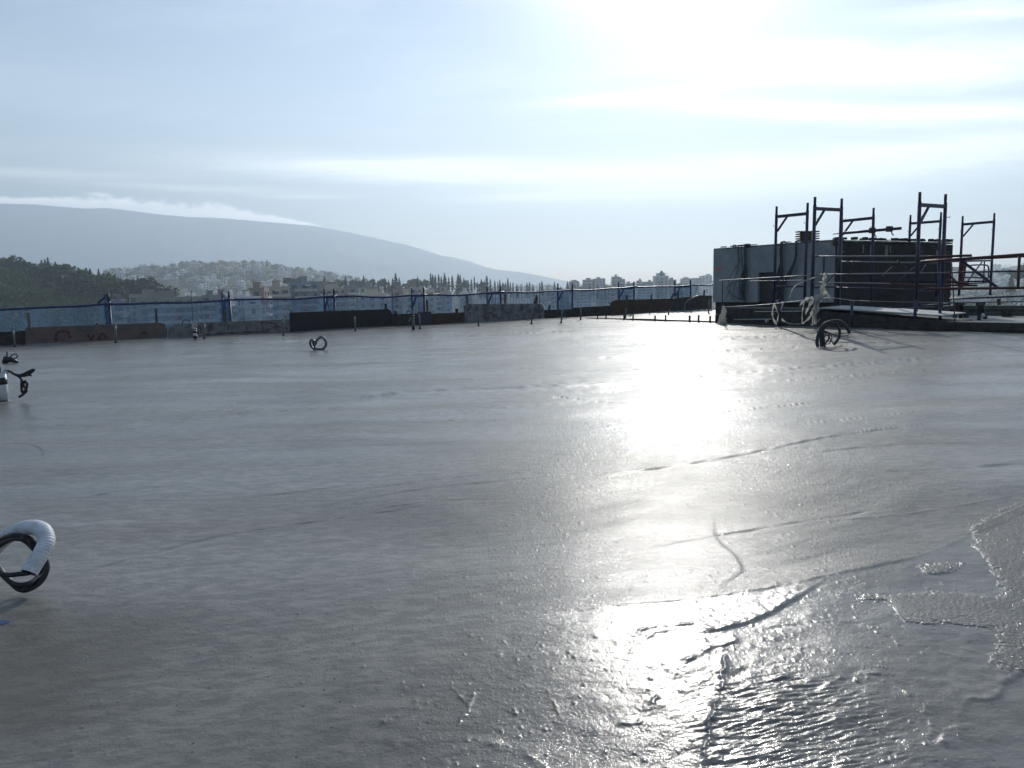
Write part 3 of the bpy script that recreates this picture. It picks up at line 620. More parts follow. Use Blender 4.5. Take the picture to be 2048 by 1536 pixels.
# ------------------------------------------------------------------ blue scaffold frames, tubes and netting
def scaffold_frame(height, width, m_, side=1, sp=.15, name='scaffold_frame', depth=1):
    r = empty(name)
    for i in (0, 1):
        x = i * width
        po = MB().tube([(x, 0, 0), (x, 0, height - sp)], .030, 10).build('post', m_, r, True)
        MB().tube([(x, 0, height - sp + .001), (x, 0, height)], .024, 8).build('spigot', M_navy, po, True)
        for zz in (height - sp - .25, height * .5): MB().tube([(x, -.022, zz), (x, -.09, zz), (x, -.09, zz + .02)], .006, 5).build('lock_pin', M_galv, po)
    MB().bar((.024, 0, height - sp - .06), (width - .024, 0, height - sp - .06), .042, .06).build('crossbar', m_, r)
    MB().bar((.024, 0, .35), (width - .024, 0, .35), .034, .04).build('crossbar', m_, r)
    x0, x1 = (.03, .26) if side < 0 else (width - .03, width - .26)
    MB().bar((x0, 0, height - sp - .36), (x1, 0, height - sp - .085), .032, .032).build('corner_brace', m_, r)
    return r
ORD = ['first', 'second', 'third', 'fourth', 'fifth', 'sixth', 'seventh', 'eighth']
fproto = scaffold_frame(2.0, .745, M_blue, 1)
fx = [216, 458, 666, 847, 1002, 1143, 1268, 1383]; fy = [588, 582, 578, 575, 571, 567, 563, 560]
s0 = s_of(WP(216, 600, .16)); frames_s = []
rows = ['with a brace leaning out on its left', 'beside the roofs of the hillside town', 'above the tall charcoal panel', 'above the small blue grey panel', 'above the mottled concrete panel',
        'right of the concrete panel', 'left of the pale rooftop tower', 'nearest the grey stair house']
for k in range(8):
    o = fproto if k == 0 else copy_tree(fproto)
    p = WP(fx[k], fy[k], .16); frames_s.append(s_of(p))
    o.location = (p.x, p.y, p.z - 2.0); o.rotation_euler = (0, R_(1.5 * math.sin(k * 2.1)), math.atan2(N.y, N.x))
    tag(o, f'{ORD[k]} blue guard frame from left, {rows[k]}', 'scaffold frame', 'blue scaffold frames along the far-left edge')
frames_s = [frames_s[0] - 2.5, *frames_s, frames_s[-1] + 2.0]
tube_y = [(-70, 619), (216, 607), (460, 599), (668, 592), (849, 590), (1004, 584), (1145, 580), (1270, 573), (1385, 570), (1430, 568)]
nm = ['left of the first blue frame', 'between the first and second blue frames', 'between the second and third blue frames', 'between the third and fourth blue frames', 'between the fourth and fifth blue frames',
      'between the fifth and sixth blue frames', 'between the sixth and seventh blue frames', 'between the seventh and eighth blue frames', 'from the eighth blue frame to the stair house']
for k in range(9):
    a, b_ = WP(*tube_y[k], .13), WP(*tube_y[k + 1], .13)
    d = (b_ - a); q = [a - d * .03 + Vector((0, 0, -.02 * (k % 2)))] + [a + d * t + Vector((0, 0, -.035 * math.sin(PI * t) - .012 * math.sin(9 * t + k))) for t in (.2, .4, .6, .8)] + [b_ + d * .03]
    o = MB().tube([p - a for p in spline(q, 4)], .024, 8).build('guard_tube', M_blue, None, True); o.location = a
    tag(o, f'sagging blue guard tube {nm[k]}', 'guard tube', 'blue guard tubes on the far-left frames')
    # netting laced under the tube, hanging on the outside of the frames
    a2, b2 = a + N * .75, b_ + N * .75; L = (b2 - a2).length; n_ = 34; m2 = 9; P = np.zeros((n_, m2, 3))
    for i in range(n_):
        for j in range(m2):
            u_ = i / (n_ - 1); w_ = j / (m2 - 1)
            p = a2 + (b2 - a2) * u_ + Vector((0, 0, -.01 - 1.15 * w_ - .05 * math.sin(PI * u_) * (1 - w_)))
            p = p + N * (.05 * math.sin(u_ * 19 + w_ * 3 + k) * (.3 + w_) + .03 * math.sin(u_ * 47 + w_ * 9))
            P[i, j] = (p - a2)
    o = grid_mesh('debris_netting', P, M_net); o.location = a2
    tag(o, f'sheer blue debris netting {nm[k]}', 'netting', 'blue netting along the far-left edge')
    if 1 <= k <= 8:
        c = WP(fx[k - 1], 600, .19); P = np.zeros((12, 8, 3))
        for i in range(12):
            for j in range(8):
                u_ = i / 11; w_ = j / 7; p = N * (.66 * (.05 + u_ * .9)) + U * (.035 * math.sin(u_ * 15 + w_ * 4 + k)) + Vector((0, 0, .86 - c.z - 1.1 * w_ - .07 * math.sin(u_ * 5)))
                P[i, j] = p
        o = grid_mesh('netting_wrap', P, M_net2); o.location = c
        tag(o, f'brighter fold of blue netting inside the {ORD[k-1]} blue frame', 'netting', 'folds of netting inside the frames')
for (a, b_, lb) in (((196, 606), (216, 588), 'thin dark brace leaning to the first blue frame'), ((836, 592), (880, 588), 'short red brown coupler tube on the fourth blue frame'), ((674, 594), (712, 593), 'short dark coupler tube on the third blue frame')):
    A_, B_ = WP(*a, .12), WP(*b_, .12); o = MB().tube([Vector(), B_ - A_], .02, 8).build('coupler_tube', M_navy, None, True); o.location = A_; tag(o, lb, 'tube')

# thin rods standing along the edge
for (x0, y0, x1, y1, o_, lb) in ((382, 581, 387, 676, -.4, 'thin dark rod by the taped pipe at left'), (784, 572, 785, 657, -.05, 'thin tall rod at the right corner of the charcoal panel'),
                             (1079, 565, 1079, 640, -.05, 'thin tall rod in front of the concrete panel'), (1320, 563, 1317, 601, .25, 'thin rod in front of the pale rooftop tower'),
                             (1303, 606, 1297, 634, -1.2, 'short bent wire standing in the bright strip')):
    a, b_ = WP(x1, y1, o_), WP(x0, y0, o_); o = MB().tube([Vector(), (b_ - a) * .5 + U * .006, b_ - a], .008, 6).build('rebar_rod', M_rebar, None, True); o.location = a
    tag(o, lb, 'rod', 'thin rods standing at the far-left edge')

# grey pipe stubs cast into the slab
PIPES = [(25, 655, 30, 693, 'leftmost grey pipe stub, in front of the dark timber panel'), (230, 650, 232, 685, 'grey pipe stub right below the first blue frame'), (408, 647, 409, 679, 'grey pipe stub just right of the taped pipe'),
         (566, 638, 567, 671, 'grey pipe stub left of the charcoal panel'), (709, 633, 711, 663, 'grey pipe stub in front of the charcoal panel'), (838, 628, 840, 658, 'grey pipe stub in front of the small blue grey panel'),
         (956, 626, 957, 652, 'grey pipe stub in front of the concrete panel, left one'), (1065, 616, 1063, 647, 'grey pipe stub in front of the concrete panel, right one'), (1125, 620, 1122, 646, 'grey pipe stub with a bit of wire on its top'),
         (1162, 614, 1161, 641, 'grey pipe stub just left of the form board tip'), (1252, 617, 1251, 635, 'short dark stub against the rounded brown panel'), (1338, 619, 1337, 630, 'very short dark stub in the bright strip'), (1418, 600, 1417, 627, 'grey pipe stub touching the stair house corner')]
for x0, y0, x1, y1, lb in PIPES:
    b0 = PX(x1, y1); t0 = AT(x0, y0, b0.y); h = t0.z
    r = empty('pipe_stub', b0); tag(r, lb, 'pipe stub', 'pipe stubs standing in the wet slab')
    pt = MB().tube([(0, 0, -.02), ((t0.x - b0.x) * .5, 0, h * .5), (t0.x - b0.x, 0, h)], .021, 10).build('pipe', M_greypipe, r, True)
    MB().tube([(t0.x - b0.x, 0, h - .012), (t0.x - b0.x, 0, h + .004)], .025, 10).build('rim', M_greypipe, r, True)
    MB().tube([(0, 0, -.01), (0, 0, .028)], .026, 10, True, [.034, .024]).build('mortar_collar', M_dwood, r, True)

# ------------------------------------------------------------------ right-hand edge: form boards and stakes
def edge_board(x0, x1, ya0, yb0, ya1, yb1, m_, lb, th=.05, out=0.0, name='form_board', cat='form board'):
    A_ = [EP(x0, yb0, out), EP(x1, yb1, out), EP(x1, ya1, out), EP(x0, ya0, out)]; bs = A_[0].copy()
    o = mesh_obj(name, [p - bs for p in A_] + [p + U * th - bs for p in A_], [(0, 1, 2, 3), (7, 6, 5, 4), (0, 4, 5, 1), (1, 5, 6, 2), (2, 6, 7, 3), (3, 7, 4, 0)], m_); o.location = bs; bev(o, .005)
    tag(o, lb, cat, 'form boards along the right-hand slab edge'); return o
edge_board(1172, 1310, 635.5, 638.5, 638, 644.5, M_dwood, 'thin low form board whose tip tapers out in the bright strip')
edge_board(1309, 1445, 638.5, 644.5, 643, 650, M_dwood, 'low form board between the dark stakes left of the bagged post', out=.012)
edge_board(1444, 1560, 644, 650, 647, 653.5, M_dwood, 'low dark form board in front of the stair house')
edge_board(1559, 1705, 647, 653.5, 649, 656.5, M_dwood, 'dark form board behind the big hose loops', out=.012)
edge_board(1704, 1890, 649, 656.5, 642, 660.5, M_dwood, 'dark form board widening towards the right scaffold')
edge_board(1889, 2140, 644.5, 661, 647.5, 666, M_dwood, 'deep dark form board running out of the picture at right', out=.012)
for x, yt, yb, wd, lb in ((1195, 628, 638, .035, 'leftmost short stake of the low form board'), (1212, 628, 639, .035, 'second short stake of the low form board'), (1248, 629, 642, .04, 'dark stake right of the short brown stub'),
                      (1266, 629, 641, .035, 'slim stake near the middle of the tapering board'), (1310, 631, 645, .04, 'stake at the joint of the two low form boards'), (1331, 630, 639, .035, 'stake standing just behind the low form board'),
                      (1379, 631, 647, .045, 'broad stake below the bent pipe'), (1397, 630, 642, .04, 'stake between the bent pipe and the stair house'), (1420, 632, 648, .04, 'stake left of the thick dark one'),
                      (1433, 629, 651, .06, 'thickest dark stake, beside the white bag'), (1558, 640, 652, .07, 'dark stake at the foot of the hanging film strip')):
    b0 = EP(x, yb, -.02); t0 = EP(x, yt, -.02); o = MB().bar((0, 0, -.02), (.004, 0, t0.z - max(b0.z, 0)), wd, wd * .8).build('wooden_stake', M_dwood); o.location = (b0.x, b0.y, max(b0.z, 0)); bev(o, .004)
    tag(o, lb, 'stake', 'stakes along the right-hand form boards')
# bent conduit
b0 = WP(1370, 630, -.55); pts = [WP(x, y, -.55) - b0 for x, y in ((1370, 632), (1369, 618), (1372, 605), (1382, 597), (1396, 592))]
o = MB().tube(spline([tuple(p) for p in pts], 5), .024, 10).build('bent_pipe', M_greypipe, None, True); o.location = b0; tag(o, 'grey pipe bending over towards the right near the stair house', 'bent pipe')

# ------------------------------------------------------------------ the stair house
A0 = AT(1426, 600, 20.0); A0.z = 0; TOPZ = 1.76; LV, LU = 3.45, 5.15
house = empty('stair_house', A0); tag(house, 'low grey plastered stair house with one dark side and a rough flat top', 'stair house')
HV, HU = V, U
def hp(v_, u_, z): return HV * v_ + HU * u_ + Vector((0, 0, z))
def hbox(v0, v1, u0, u1, z0, z1): 
    mb = MB(); P = [hp(a, b, c) for c in (z0, z1) for a, b in ((v0, u0), (v1, u0), (v1, u1), (v0, u1))]
    return mb.add(P, [(3, 2, 1, 0), (4, 5, 6, 7), (0, 1, 5, 4), (1, 2, 6, 5), (2, 3, 7, 6), (3, 0, 4, 7)][::1])
hz0 = .40
def wall_seg(v0, v1, z0, z1, nm_='wall', m_=M_plaster): o = hbox(v0, v1, 0, .2, z0, z1).build(nm_, m_, house); return o
D0, D1 = 1.47, 1.98
wall_seg(0, D0, hz0, TOPZ); wall_seg(D0, D1, 1.13, TOPZ); wall_seg(D1, LV, hz0, TOPZ)
dr = hbox(D0 + .01, D1 - .01, .07, .10, hz0, 1.125).build('door', M_door, house); dr['label'] = 'dark metal door in the grey wall'
hbox(D0 + .06, D1 - .06, .062, .069, .95, 1.06).build('door_panel', M_slate, dr)
hbox(D0 + .40, D0 + .43, .05, .069, .72, .80).build('handle', M_galv, dr)
dw = hbox(LV - .2, LV, .201, LU, .1, TOPZ - .02).build('dark_wall', M_dark, house); dw['label'] = 'dark bitumen coated side wall'
hbox(0, .2, .201, LU, .1, TOPZ - .02).build('rear_wall', M_plaster, house); hbox(.201, LV - .201, LU - .2, LU, .1, TOPZ - .02).build('rear_wall', M_plaster, house)
hbox(.005, LV - .005, .005, LU - .005, TOPZ + .001, TOPZ + .04).build('roof_slab', M_conc, house)
hbox(-.02, LV, .12, .40, -.05, hz0 - .002).build('plinth', M_dwood, house)
hbox(LV - .4, LV + .04, .12, LU, -.05, .098).build('plinth', M_dwood, house)
rs = random.Random(3)
for i in range(46):                                   # rough mortar lumps along the top edge
    u_ = rs.uniform(.1, LU - .1); a = rs.uniform(.03, .16); h_ = rs.uniform(.015, .07)
    hbox(LV - .06, LV + .05, u_, u_ + a, TOPZ + .05, TOPZ + .05 + h_).build('mortar_lump', M_dark, house)
for i in range(14):
    v_ = rs.uniform(.2, LV - .2); hbox(v_, v_ + rs.uniform(.05, .2), -.045, .04, TOPZ + .05, TOPZ + .05 + rs.uniform(.01, .03)).build('mortar_lump', M_conc, house)
for u_ in (): hbox(LV + .001, LV + .02, u_, u_ + .04, .1, TOPZ - .03).build('batten', M_dark, house)
for u_, w_ in ((.25, .1), (1.2, .05), (1.5, .09), (2.1, .12), (2.3, .04)): hbox(LV + .001, LV + .016, u_, u_ + w_, TOPZ - .2 - w_, TOPZ - .07).build('peeling_patch', M_gply, house)
sg = hbox(.08, .31, -.012, -.001, 1.20, 1.32).build('notice', M_signw, house); sg['label'] = 'small pale notice printed in orange'
for z_ in (1.305, 1.215): hbox(.09, .30, -.0145, -.0125, z_ - .006, z_ + .006).build('printed_line', M_orange, sg)
for i, v_ in enumerate((.11, .145, .18, .22, .255)): hbox(v_, v_ + .024, -.0145, -.0125, 1.24, 1.285 - .006 * (i % 2)).build('printed_mark', M_orange, sg)
# ------------------------------------------------------------------ scaffold on the right
fr2 = {}
for nm_, m_, sd_ in (('n', M_navy, -1), ('b', M_blue, -1)): pass
navy = scaffold_frame(2.0, .745, M_navy, -1)
SC_F = [(1552, 413, 15.9, 'V', .745, 'dark blue scaffold frame nearest the roof block stack, leftmost of all'), (1629, 394, 14.1, 'U', .80, 'tall dark blue frame standing second from left, in front of the block stack'),
        (1686, 423, 16.9, 'V', .745, 'dark frame that carries the slanting pole over the stair house'), (1820, 430, 18.9, 'V', .745, 'farther low frame seen through the tallest one at right'),
        (1842, 384, 12.9, 'U', .80, 'tallest dark frame, at the right end of the stair house'), (1926, 432, 19.3, 'V', .745, 'rightmost dark frame, standing clear against the sky')]
for k, (x, y, Yd, dr_, wd, lb) in enumerate(SC_F):
    o = navy if k == 0 else copy_tree(navy)
    t = AT(x, y, Yd); d = U if dr_ == 'U' else V
    o.location = (t.x, t.y, t.z - 2.0 * (1.0 if k != 4 else 1.0)); o.rotation_euler = (R_(.6 * math.sin(k)), R_(.5 * math.cos(k * 2)), math.atan2(d.y, d.x)); o.scale = (wd / .745, 1, 1)
    tag(o, lb, 'scaffold frame', 'dark scaffold frames around the stair house')
# lower lift legs of the two near frames
for x, y0, x1, y1, Yd, lb in ((1877, 500, 1881, 662, 13.2, 'blue base tube under the right leg of the tallest frame'), (1831, 600, 1830, 637, 12.8, 'blue base jack tube below the tallest frame'), (1704, 601, 1703, 655, 13.6, 'dark base tube in front of the long plywood sheet'),
                          (1681, 490, 1678, 612, 15.2, 'bare grey tube standing at the corner of the stair house'), (1559, 598, 1559, 640, 14.9, 'dark base tube right of the metal door')):
    a, b_ = AT(x, y0, Yd), AT(x1, y1, Yd); m_ = M_blue if 'blue' in lb else (M_greypipe if 'grey' in lb else M_navy)
    o = MB().tube([Vector(), a - b_], .026, 10).build('upright_tube', m_, None, True); o.location = b_; tag(o, lb, 'tube', 'separate uprights of the right scaffold')

def tube2(x0, y0, x1, y1, Y0, Y1, r, m_, lb, name='guard_tube', cat='tube', group='tubes of the right-hand scaffold', sag=0):
    a, b_ = AT(x0, y0, Y0), AT(x1, y1, Y1)
    q = [Vector(), *[(b_ - a) * t + Vector((0, 0, -sag * math.sin(PI * t))) for t in (.25, .5, .75)], b_ - a]
    o = MB().tube(q, r, 8).build(name, m_, None, True); o.location = a; tag(o, lb, cat, group); return o
tube2(1438, 561, 1648, 549, 16.5, 14.0, .010, M_galv, 'bright top hand rail running from the bagged post to the white film')
tube2(1640, 549, 1902, 545, 14.0, 12.6, .010, M_galv, 'bright hand rail crossing the dark side wall at mid height')
tube2(1900, 545, 2110, 541, 12.6, 12.0, .014, M_navy, 'thin blue rail crossing the far hills at right')
tube2(1445, 562, 1445, 612, 16.4, 16.4, .010, M_navy, 'thin post under the left end of the bright hand rail')
tube2(1567, 549, 1567, 600, 15.6, 15.6, .007, M_rebar, 'thin wire upright right of the metal door')
tube2(1500, 562, 1640, 560, 16.0, 14.5, .006, M_galv, 'thin wire strung just below the bright hand rail')
tube2(1626, 513, 1856, 512, 14.1, 13.1, .015, M_galv, 'uppermost pale rail across the dark side wall')
tube2(1844, 514, 1944, 511, 13.2, 12.8, .022, M_red, 'red tube with a flattened end, joining at the tallest frame')
tube2(1682, 523, 1880, 526, 14.6, 13.4, .010, M_galv, 'second pale rail below the uppermost one')
tube2(1648, 515, 1647, 560, 14.1, 14.1, .020, M_navy, 'short blue upright left of the dark side wall')
tube2(1626, 565, 1780, 567, 14.0, 13.4, .011, M_galv, 'pale rail below mid height, left half')
tube2(1690, 568, 1955, 571, 13.9, 13.2, .018, M_red, 'red toe rail crossing the dark side wall')
tube2(1672, 575, 1850, 579, 14.4, 13.6, .010, M_navy, 'thin lower dark rail behind the white film')
for k, (x0, y0, x1, y1, lb) in enumerate(((1764, 552, 1785, 532, 'bright short diagonal glint bar on the dark wall'), (1840, 546, 1852, 529, 'bright short diagonal bar left of the tallest frame'), (1790, 568, 1830, 533, 'long thin diagonal brace in front of the dark wall'),
                                         (1652, 566, 1672, 545, 'dark diagonal brace beside the white film'), (1700, 548, 1708, 522, 'thin diagonal at the left end of the dark wall'), (1795, 522, 1822, 546, 'thin diagonal falling to the right on the dark wall'))):
    tube2(x0, y0, x1, y1, 13.6, 13.6, .007 if 'bright' in lb else .010, M_galv if 'bright' in lb else M_navy, lb, 'brace_tube')
tube2(1841, 524, 2110, 504, 12.9, 12.3, .022, M_red, 'topmost red guard tube running out at right')
tube2(1851, 522, 2110, 509, 13.2, 12.7, .024, M_red, 'second red guard tube just below the topmost')
tube2(1860, 524, 1984, 521, 15.0, 16.0, .018, M_navy, 'short dark rail between the two right frames')
tube2(1850, 578, 2110, 575, 13.0, 12.3, .022, M_red, 'lower red guard tube in front of the far hills')
tube2(1893, 562, 1937, 568, 13.1, 13.0, .026, M_red, 'thick red stub with a flattened end near the thin rod')
tube2(1917, 517, 1996, 576, 13.1, 12.7, .024, M_navy, 'thick dark diagonal brace of the right guard bay')
tube2(1893, 545, 1922, 573, 13.3, 13.2, .020, M_red, 'short red diagonal brace by the stair house corner')
tube2(1964, 524, 1932, 567, 14.5, 14.5, .013, M_navy, 'thin crossing brace inside the right guard bay')
tube2(1924, 520, 1921, 575, 13.4, 13.4, .045, M_red, 'thick red upright of the right guard bay', 'upright_tube')
tube2(1932, 524, 1925, 568, 13.5, 13.5, .020, M_red, 'slim red upright right of the thick one', 'upright_tube')
tube2(2039, 512, 2036, 577, 12.5, 12.5, .022, M_red, 'red upright near the right picture edge', 'upright_tube')
tube2(1903, 520, 1910, 647, 13.2, 12.6, .009, M_rebar, 'tall thin rod at the right end of the stair house', 'rebar_rod', 'rod')
tube2(1898, 598, 2110, 590, 14.0, 13.2, .016, M_navy, 'dark blue rail above the plywood table')
tube2(1898, 606, 2110, 602, 14.5, 13.6, .009, M_navy, 'thin dark rail behind the plywood table')
tube2(1443, 614, 1648, 595, 15.5, 13.6, .005, M_white, 'pale rope running from the bag up to the white film', 'rope', 'rope', 'ropes', .03)
tube2(1655, 594, 1706, 601, 13.6, 13.7, .005, M_white, 'pale rope falling to the right of the white film', 'rope', 'rope', 'ropes', 0)
tube2(1704, 601, 1925, 605, 13.7, 13.0, .006, M_galv, 'taut thin wire low across the dark side wall', 'rope', 'rope', 'ropes', .01)
# bent frame with round corners
q = [AT(x, y, 15.0) for x, y in ((1927, 532), (1950, 530), (1970, 530), (1975.5, 532), (1977.5, 538), (1977, 548), (1975.5, 556), (1950, 555), (1926, 555))]
o = MB().tube(spline([tuple(p - q[0]) for p in q], 4), .014, 8).build('gate_frame', M_navy, None, True); o.location = q[0]; tag(o, 'round cornered dark tube hoop between the two right frames', 'tube hoop')
tube2(1969, 523, 1967, 566, 15.0, 15.0, .013, M_navy, 'thin upright crossing the round cornered hoop'); tube2(1924, 568, 1978, 565, 15.0, 15.0, .013, M_navy, 'thin rail under the round cornered hoop')
# the slanting pole with couplers on the frames
a, b_ = AT(1666, 468, 16.2), AT(1803, 456.5, 15.4)
r = empty('slanting_pole', a); tag(r, 'slanting dark pole with couplers over the stair house roof', 'pole'); D = b_ - a
MB().tube([Vector(), D * .14], .012, 8).build('inner_rod', M_galv, r, True); MB().tube([D * .1, D], .030, 10).build('pole_tube', M_navy, r, True)
for t in (.585, .83):
    c = D * t; MB().box(c.x - .05, c.x + .05, c.y - .045, c.y + .045, c.z - .05, c.z + .06).build('coupler', M_rebar, r)
    MB().tube([c + Vector((.02, -.03, 0)), c + Vector((.03, -.06, -.10)), c + Vector((.06, -.07, -.13))], .012, 6).build('coupler_bolt', M_rebar, r, True)

# ------------------------------------------------------------------ stage, trestle and far parapet behind the right edge
def vbox(pA, pB, th, h, name, m_, lb, cat, z0=0.0, hB=None, group=None):   # long box between two plan points, height h (hB at the far end)
    d = (pB - pA); d.z = 0; n = Vector((d.y, -d.x, 0)).normalized() * -1; L = d
    hB = h if hB is None else hB; vs = [Vector((0, 0, z0)), L + Vector((0, 0, z0)), L + n * th + Vector((0, 0, z0)), n * th + Vector((0, 0, z0)), Vector((0, 0, h)), L + Vector((0, 0, hB)), L + n * th + Vector((0, 0, hB)), n * th + Vector((0, 0, h))]
    o = mesh_obj(name, vs, [(0, 3, 2, 1), (4, 5, 6, 7), (0, 1, 5, 4), (1, 2, 6, 5), (2, 3, 7, 6), (3, 0, 4, 7)], m_); o.location = (pA.x, pA.y, 0); bev(o, .008); tag(o, lb, cat, group); return o
eA, eB, eC, eD = EP(1446, 649.5, .10), EP(1640, 655, .10), EP(1888, 660, .10), EP(2160, 666, .10)
for p in (eA, eB, eC, eD): p.z = 0
vbox(eA, eB, .9, .34, 'timber_kerb', M_dwood, 'deep dark timber kerb below the door of the stair house', 'kerb', -.3, .33)
vbox(eB + U * .02, eC + U * .02, .9, .30, 'timber_kerb', M_dwood, 'dark timber kerb sloping down under the long plywood sheet', 'kerb', -.3, .15)
vbox(eC + U * .03, eD + U * .03, .30, .155, 'concrete_kerb', M_conc, 'low concrete kerb with a sunlit top at far right', 'kerb', -.3)
vbox(eC + U * .34, eD + U * .34, 7.0, -.02, 'lower_roof', M_conc, 'strip of lower roof behind the right kerb', 'roof', -.35)
for (x0, x1, y, Yd, h, lb) in ((1512, 1605, 623, 14.6, .02, 'pale plank lying on the kerb left of the white film'), (1470, 1545, 639, 14.7, .02, 'pale thin plank end low beside the white round cap')):
    a, b_ = EP(x0, y, .12), EP(x1, y - 1, .12); d = b_ - a; o = MB().bar(Vector(), d, .09, .02).build('plank', M_ply); o.location = a; tag(o, lb, 'plank')
# long plywood sheet
P = [EP(1640, 617, .10), EP(1760, 624, .10), EP(1885, 632.5, .10)]; Q = [p + U * .75 + Vector((0, 0, .02)) for p in P]
vs = []; 
for p, q_ in zip(P, Q): vs += [p, q_, q_ + Vector((0, 0, .018)), p + Vector((0, 0, .018))]
bs = vs[0].copy(); o = mesh_obj('plywood_sheet', [v - bs for v in vs], [(0, 4, 5, 1), (3, 2, 6, 7), (0, 3, 7, 4), (1, 5, 6, 2), (4, 8, 9, 5), (7, 6, 10, 11), (4, 7, 11, 8), (5, 9, 10, 6), (0, 1, 2, 3), (8, 11, 10, 9)], M_ply); o.location = bs
tag(o, 'long warped pale plywood sheet sloping down in front of the dark wall', 'plywood sheet')
for i, (x0, x1, y0, y1, Yd) in enumerate(((1845, 1893, 611, 607, 15.2), (1800, 1872, 617, 614, 15.6), (1876, 1898, 614, 612, 15.0))):
    a, b_ = AT(x0, y0, Yd), AT(x1, y1, Yd); o = MB().bar(Vector(), b_ - a, .18, .02).build('plank', M_slate); o.location = a
    tag(o, ['bluish plank behind the tallest frame, upper one', 'bluish plank resting lower against the dark wall', 'short bluish plank end by the stair house corner'][i], 'plank')
# plywood table on trestle
tc = AT(1941, 602, 16.5); r = empty('trestle_table', (tc.x, tc.y, -.02), ROTU + .25); tag(r, 'trestle with a warped pale plywood top, right of the stair house', 'trestle table')
tz = tc.z + .02; MB().box(-.36, .38, -.3, .3, tz - .02, tz).build('table_top', M_ply, r)
for sx in (-1, 1):
    for sy in (-1, 1): MB().bar((sx * .30, sy * .24, 0), (sx * .12, sy * .20, tz - .09), .07, .05).build('leg', M_dwood, r)
MB().bar((-.34, -.2, tz - .06), (.34, -.2, tz - .06), .05, .075).build('beam', M_dwood, r); MB().bar((-.34, .2, tz - .06), (.34, .2, tz - .06), .05, .075).build('beam', M_dwood, r)
# far parapet of the lower roof
pa, pb = AT(1888, 640, 19.0), AT(2180, 632, 17.0); pa.z = pb.z = 0
hz_ = AT(1980, 611, 18.4).z
vbox(pa, pb, .12, hz_, 'far_parapet', mat('grey_green_panel', (.13, .145, .13), .8, scale=3, col2=(.09, .10, .09)), 'grey green parapet behind the trestle table at far right', 'parapet', -.3)
ra, rb = AT(1900, 621, 18.3), AT(2160, 619.5, 16.5); o = MB().bar(Vector(), rb - ra, .05, .06).build('dark_rail', M_dwood); o.location = ra; tag(o, 'dark timber rail in front of the grey green parapet', 'rail')
for x, wd, lb in ((2010, .10, 'left dark post in front of the far parapet'), (2021, .06, 'right slim dark post in front of the far parapet'), (1932, .08, 'dark post half hidden by the trestle table')):
    p0, p1 = AT(x, 637, 17.6), AT(x, 621, 17.6); o = MB().bar(Vector(), p1 - p0, wd, wd).build('timber_post', M_dwood); o.location = p0; tag(o, lb, 'post')
p0, p1 = AT(1998, 610, 16.8), AT(1998, 597, 16.8); o = MB().bar(Vector(), p1 - p0, .05, .05).build('clamp', M_navy); o.location = p0; tag(o, 'dark clamp hanging from the blue rail at far right', 'clamp')
# a sack
c = AT(1963, 634, 16.2); r_ = []
for i in range(7):
    t = PI * i / 6; r_.append((.075 * math.sin(t) + .004))
o = MB().tube([(-.075 + .15 * i / 6, .01 * math.sin(i), .03 + .01 * math.sin(i * 2)) for i in range(7)], .04, 10, True, [x_ * .7 for x_ in r_]).build('small_sack', M_white, None, True); o.location = c; tag(o, 'small pale sack lying below the far parapet', 'sack')

# ------------------------------------------------------------------ block stack, cables and hoses on the stair house
c = AT(1614, 489, 18.3); zt = TOPZ + .051; hh_ = (AT(1614, 462, 18.3).z - zt) / 5
r = empty('block_stack', (c.x, c.y, zt), .18); tag(r, 'stack of dark slabs with gaps on the stair house roof', 'block stack')
for k in range(5):
    MB().box(-.27 + .012 * (k % 2), .27, -.09, .09 - .004 * k, k * hh_ + hh_ * .42, (k + 1) * hh_ - .004).build('slab_block', M_wood, r)
    for sx in (-.12, .05):
        if k: MB().box(sx - .03, sx + .03, -.07, .07, k * hh_ - .003, k * hh_ + hh_ * .419).build('spacer', M_dwood, r)
def hang(v_, top, bot, spread, n, seed, lb, r0=.011, z1=.42):
    rs = random.Random(seed); rt = empty('cable_bundle', house.location + hp(v_, -.05, 0)); tag(rt, lb, 'cable bundle', 'cable bundles hanging on the grey wall')
    for i in range(n):
        a = rs.uniform(-spread, spread) * .3; b_ = rs.uniform(-spread, spread); e_ = rs.uniform(-spread, spread)
        q = [Vector((0, .15, 0)) * 0 + HU * .15 + HV * a + Vector((0, 0, TOPZ + .06)), HV * a - HU * .02 + Vector((0, 0, TOPZ + .05)), HV * (a + b_ * .1 + top) - HU * .03 + Vector((0, 0, 1.4)), HV * (b_ + bot * .5) - HU * (.03 + .04 * rs.random()) + Vector((0, 0, 1.0)),
             HV * (e_ + bot) - HU * .05 + Vector((0, 0, rs.uniform(.65, .8))), HV * (bot + b_) - HU * .03 + Vector((0, 0, z1 + rs.uniform(0, .08)))]
        MB().tube(spline([tuple(p) for p in q], 5), r0 * rs.uniform(.7, 1.2), 6).build('cable', M_cable, rt, True)
hang(1.12, .02, -.05, .10, 11, 1, 'thick bundle of dark cables down the wall left of the metal door', .013)
hang(.93, .03, -.20, .22, 5, 2, 'loose looping cables left of the thick cable bundle', .007)
hang(2.20, .00, -.05, .10, 9, 3, 'cable bundle down the wall right of the metal door', .014)
hang(2.62, -.02, -.40, .08, 7, 4, 'slanting cable bundle on the right part of the grey wall', .012)
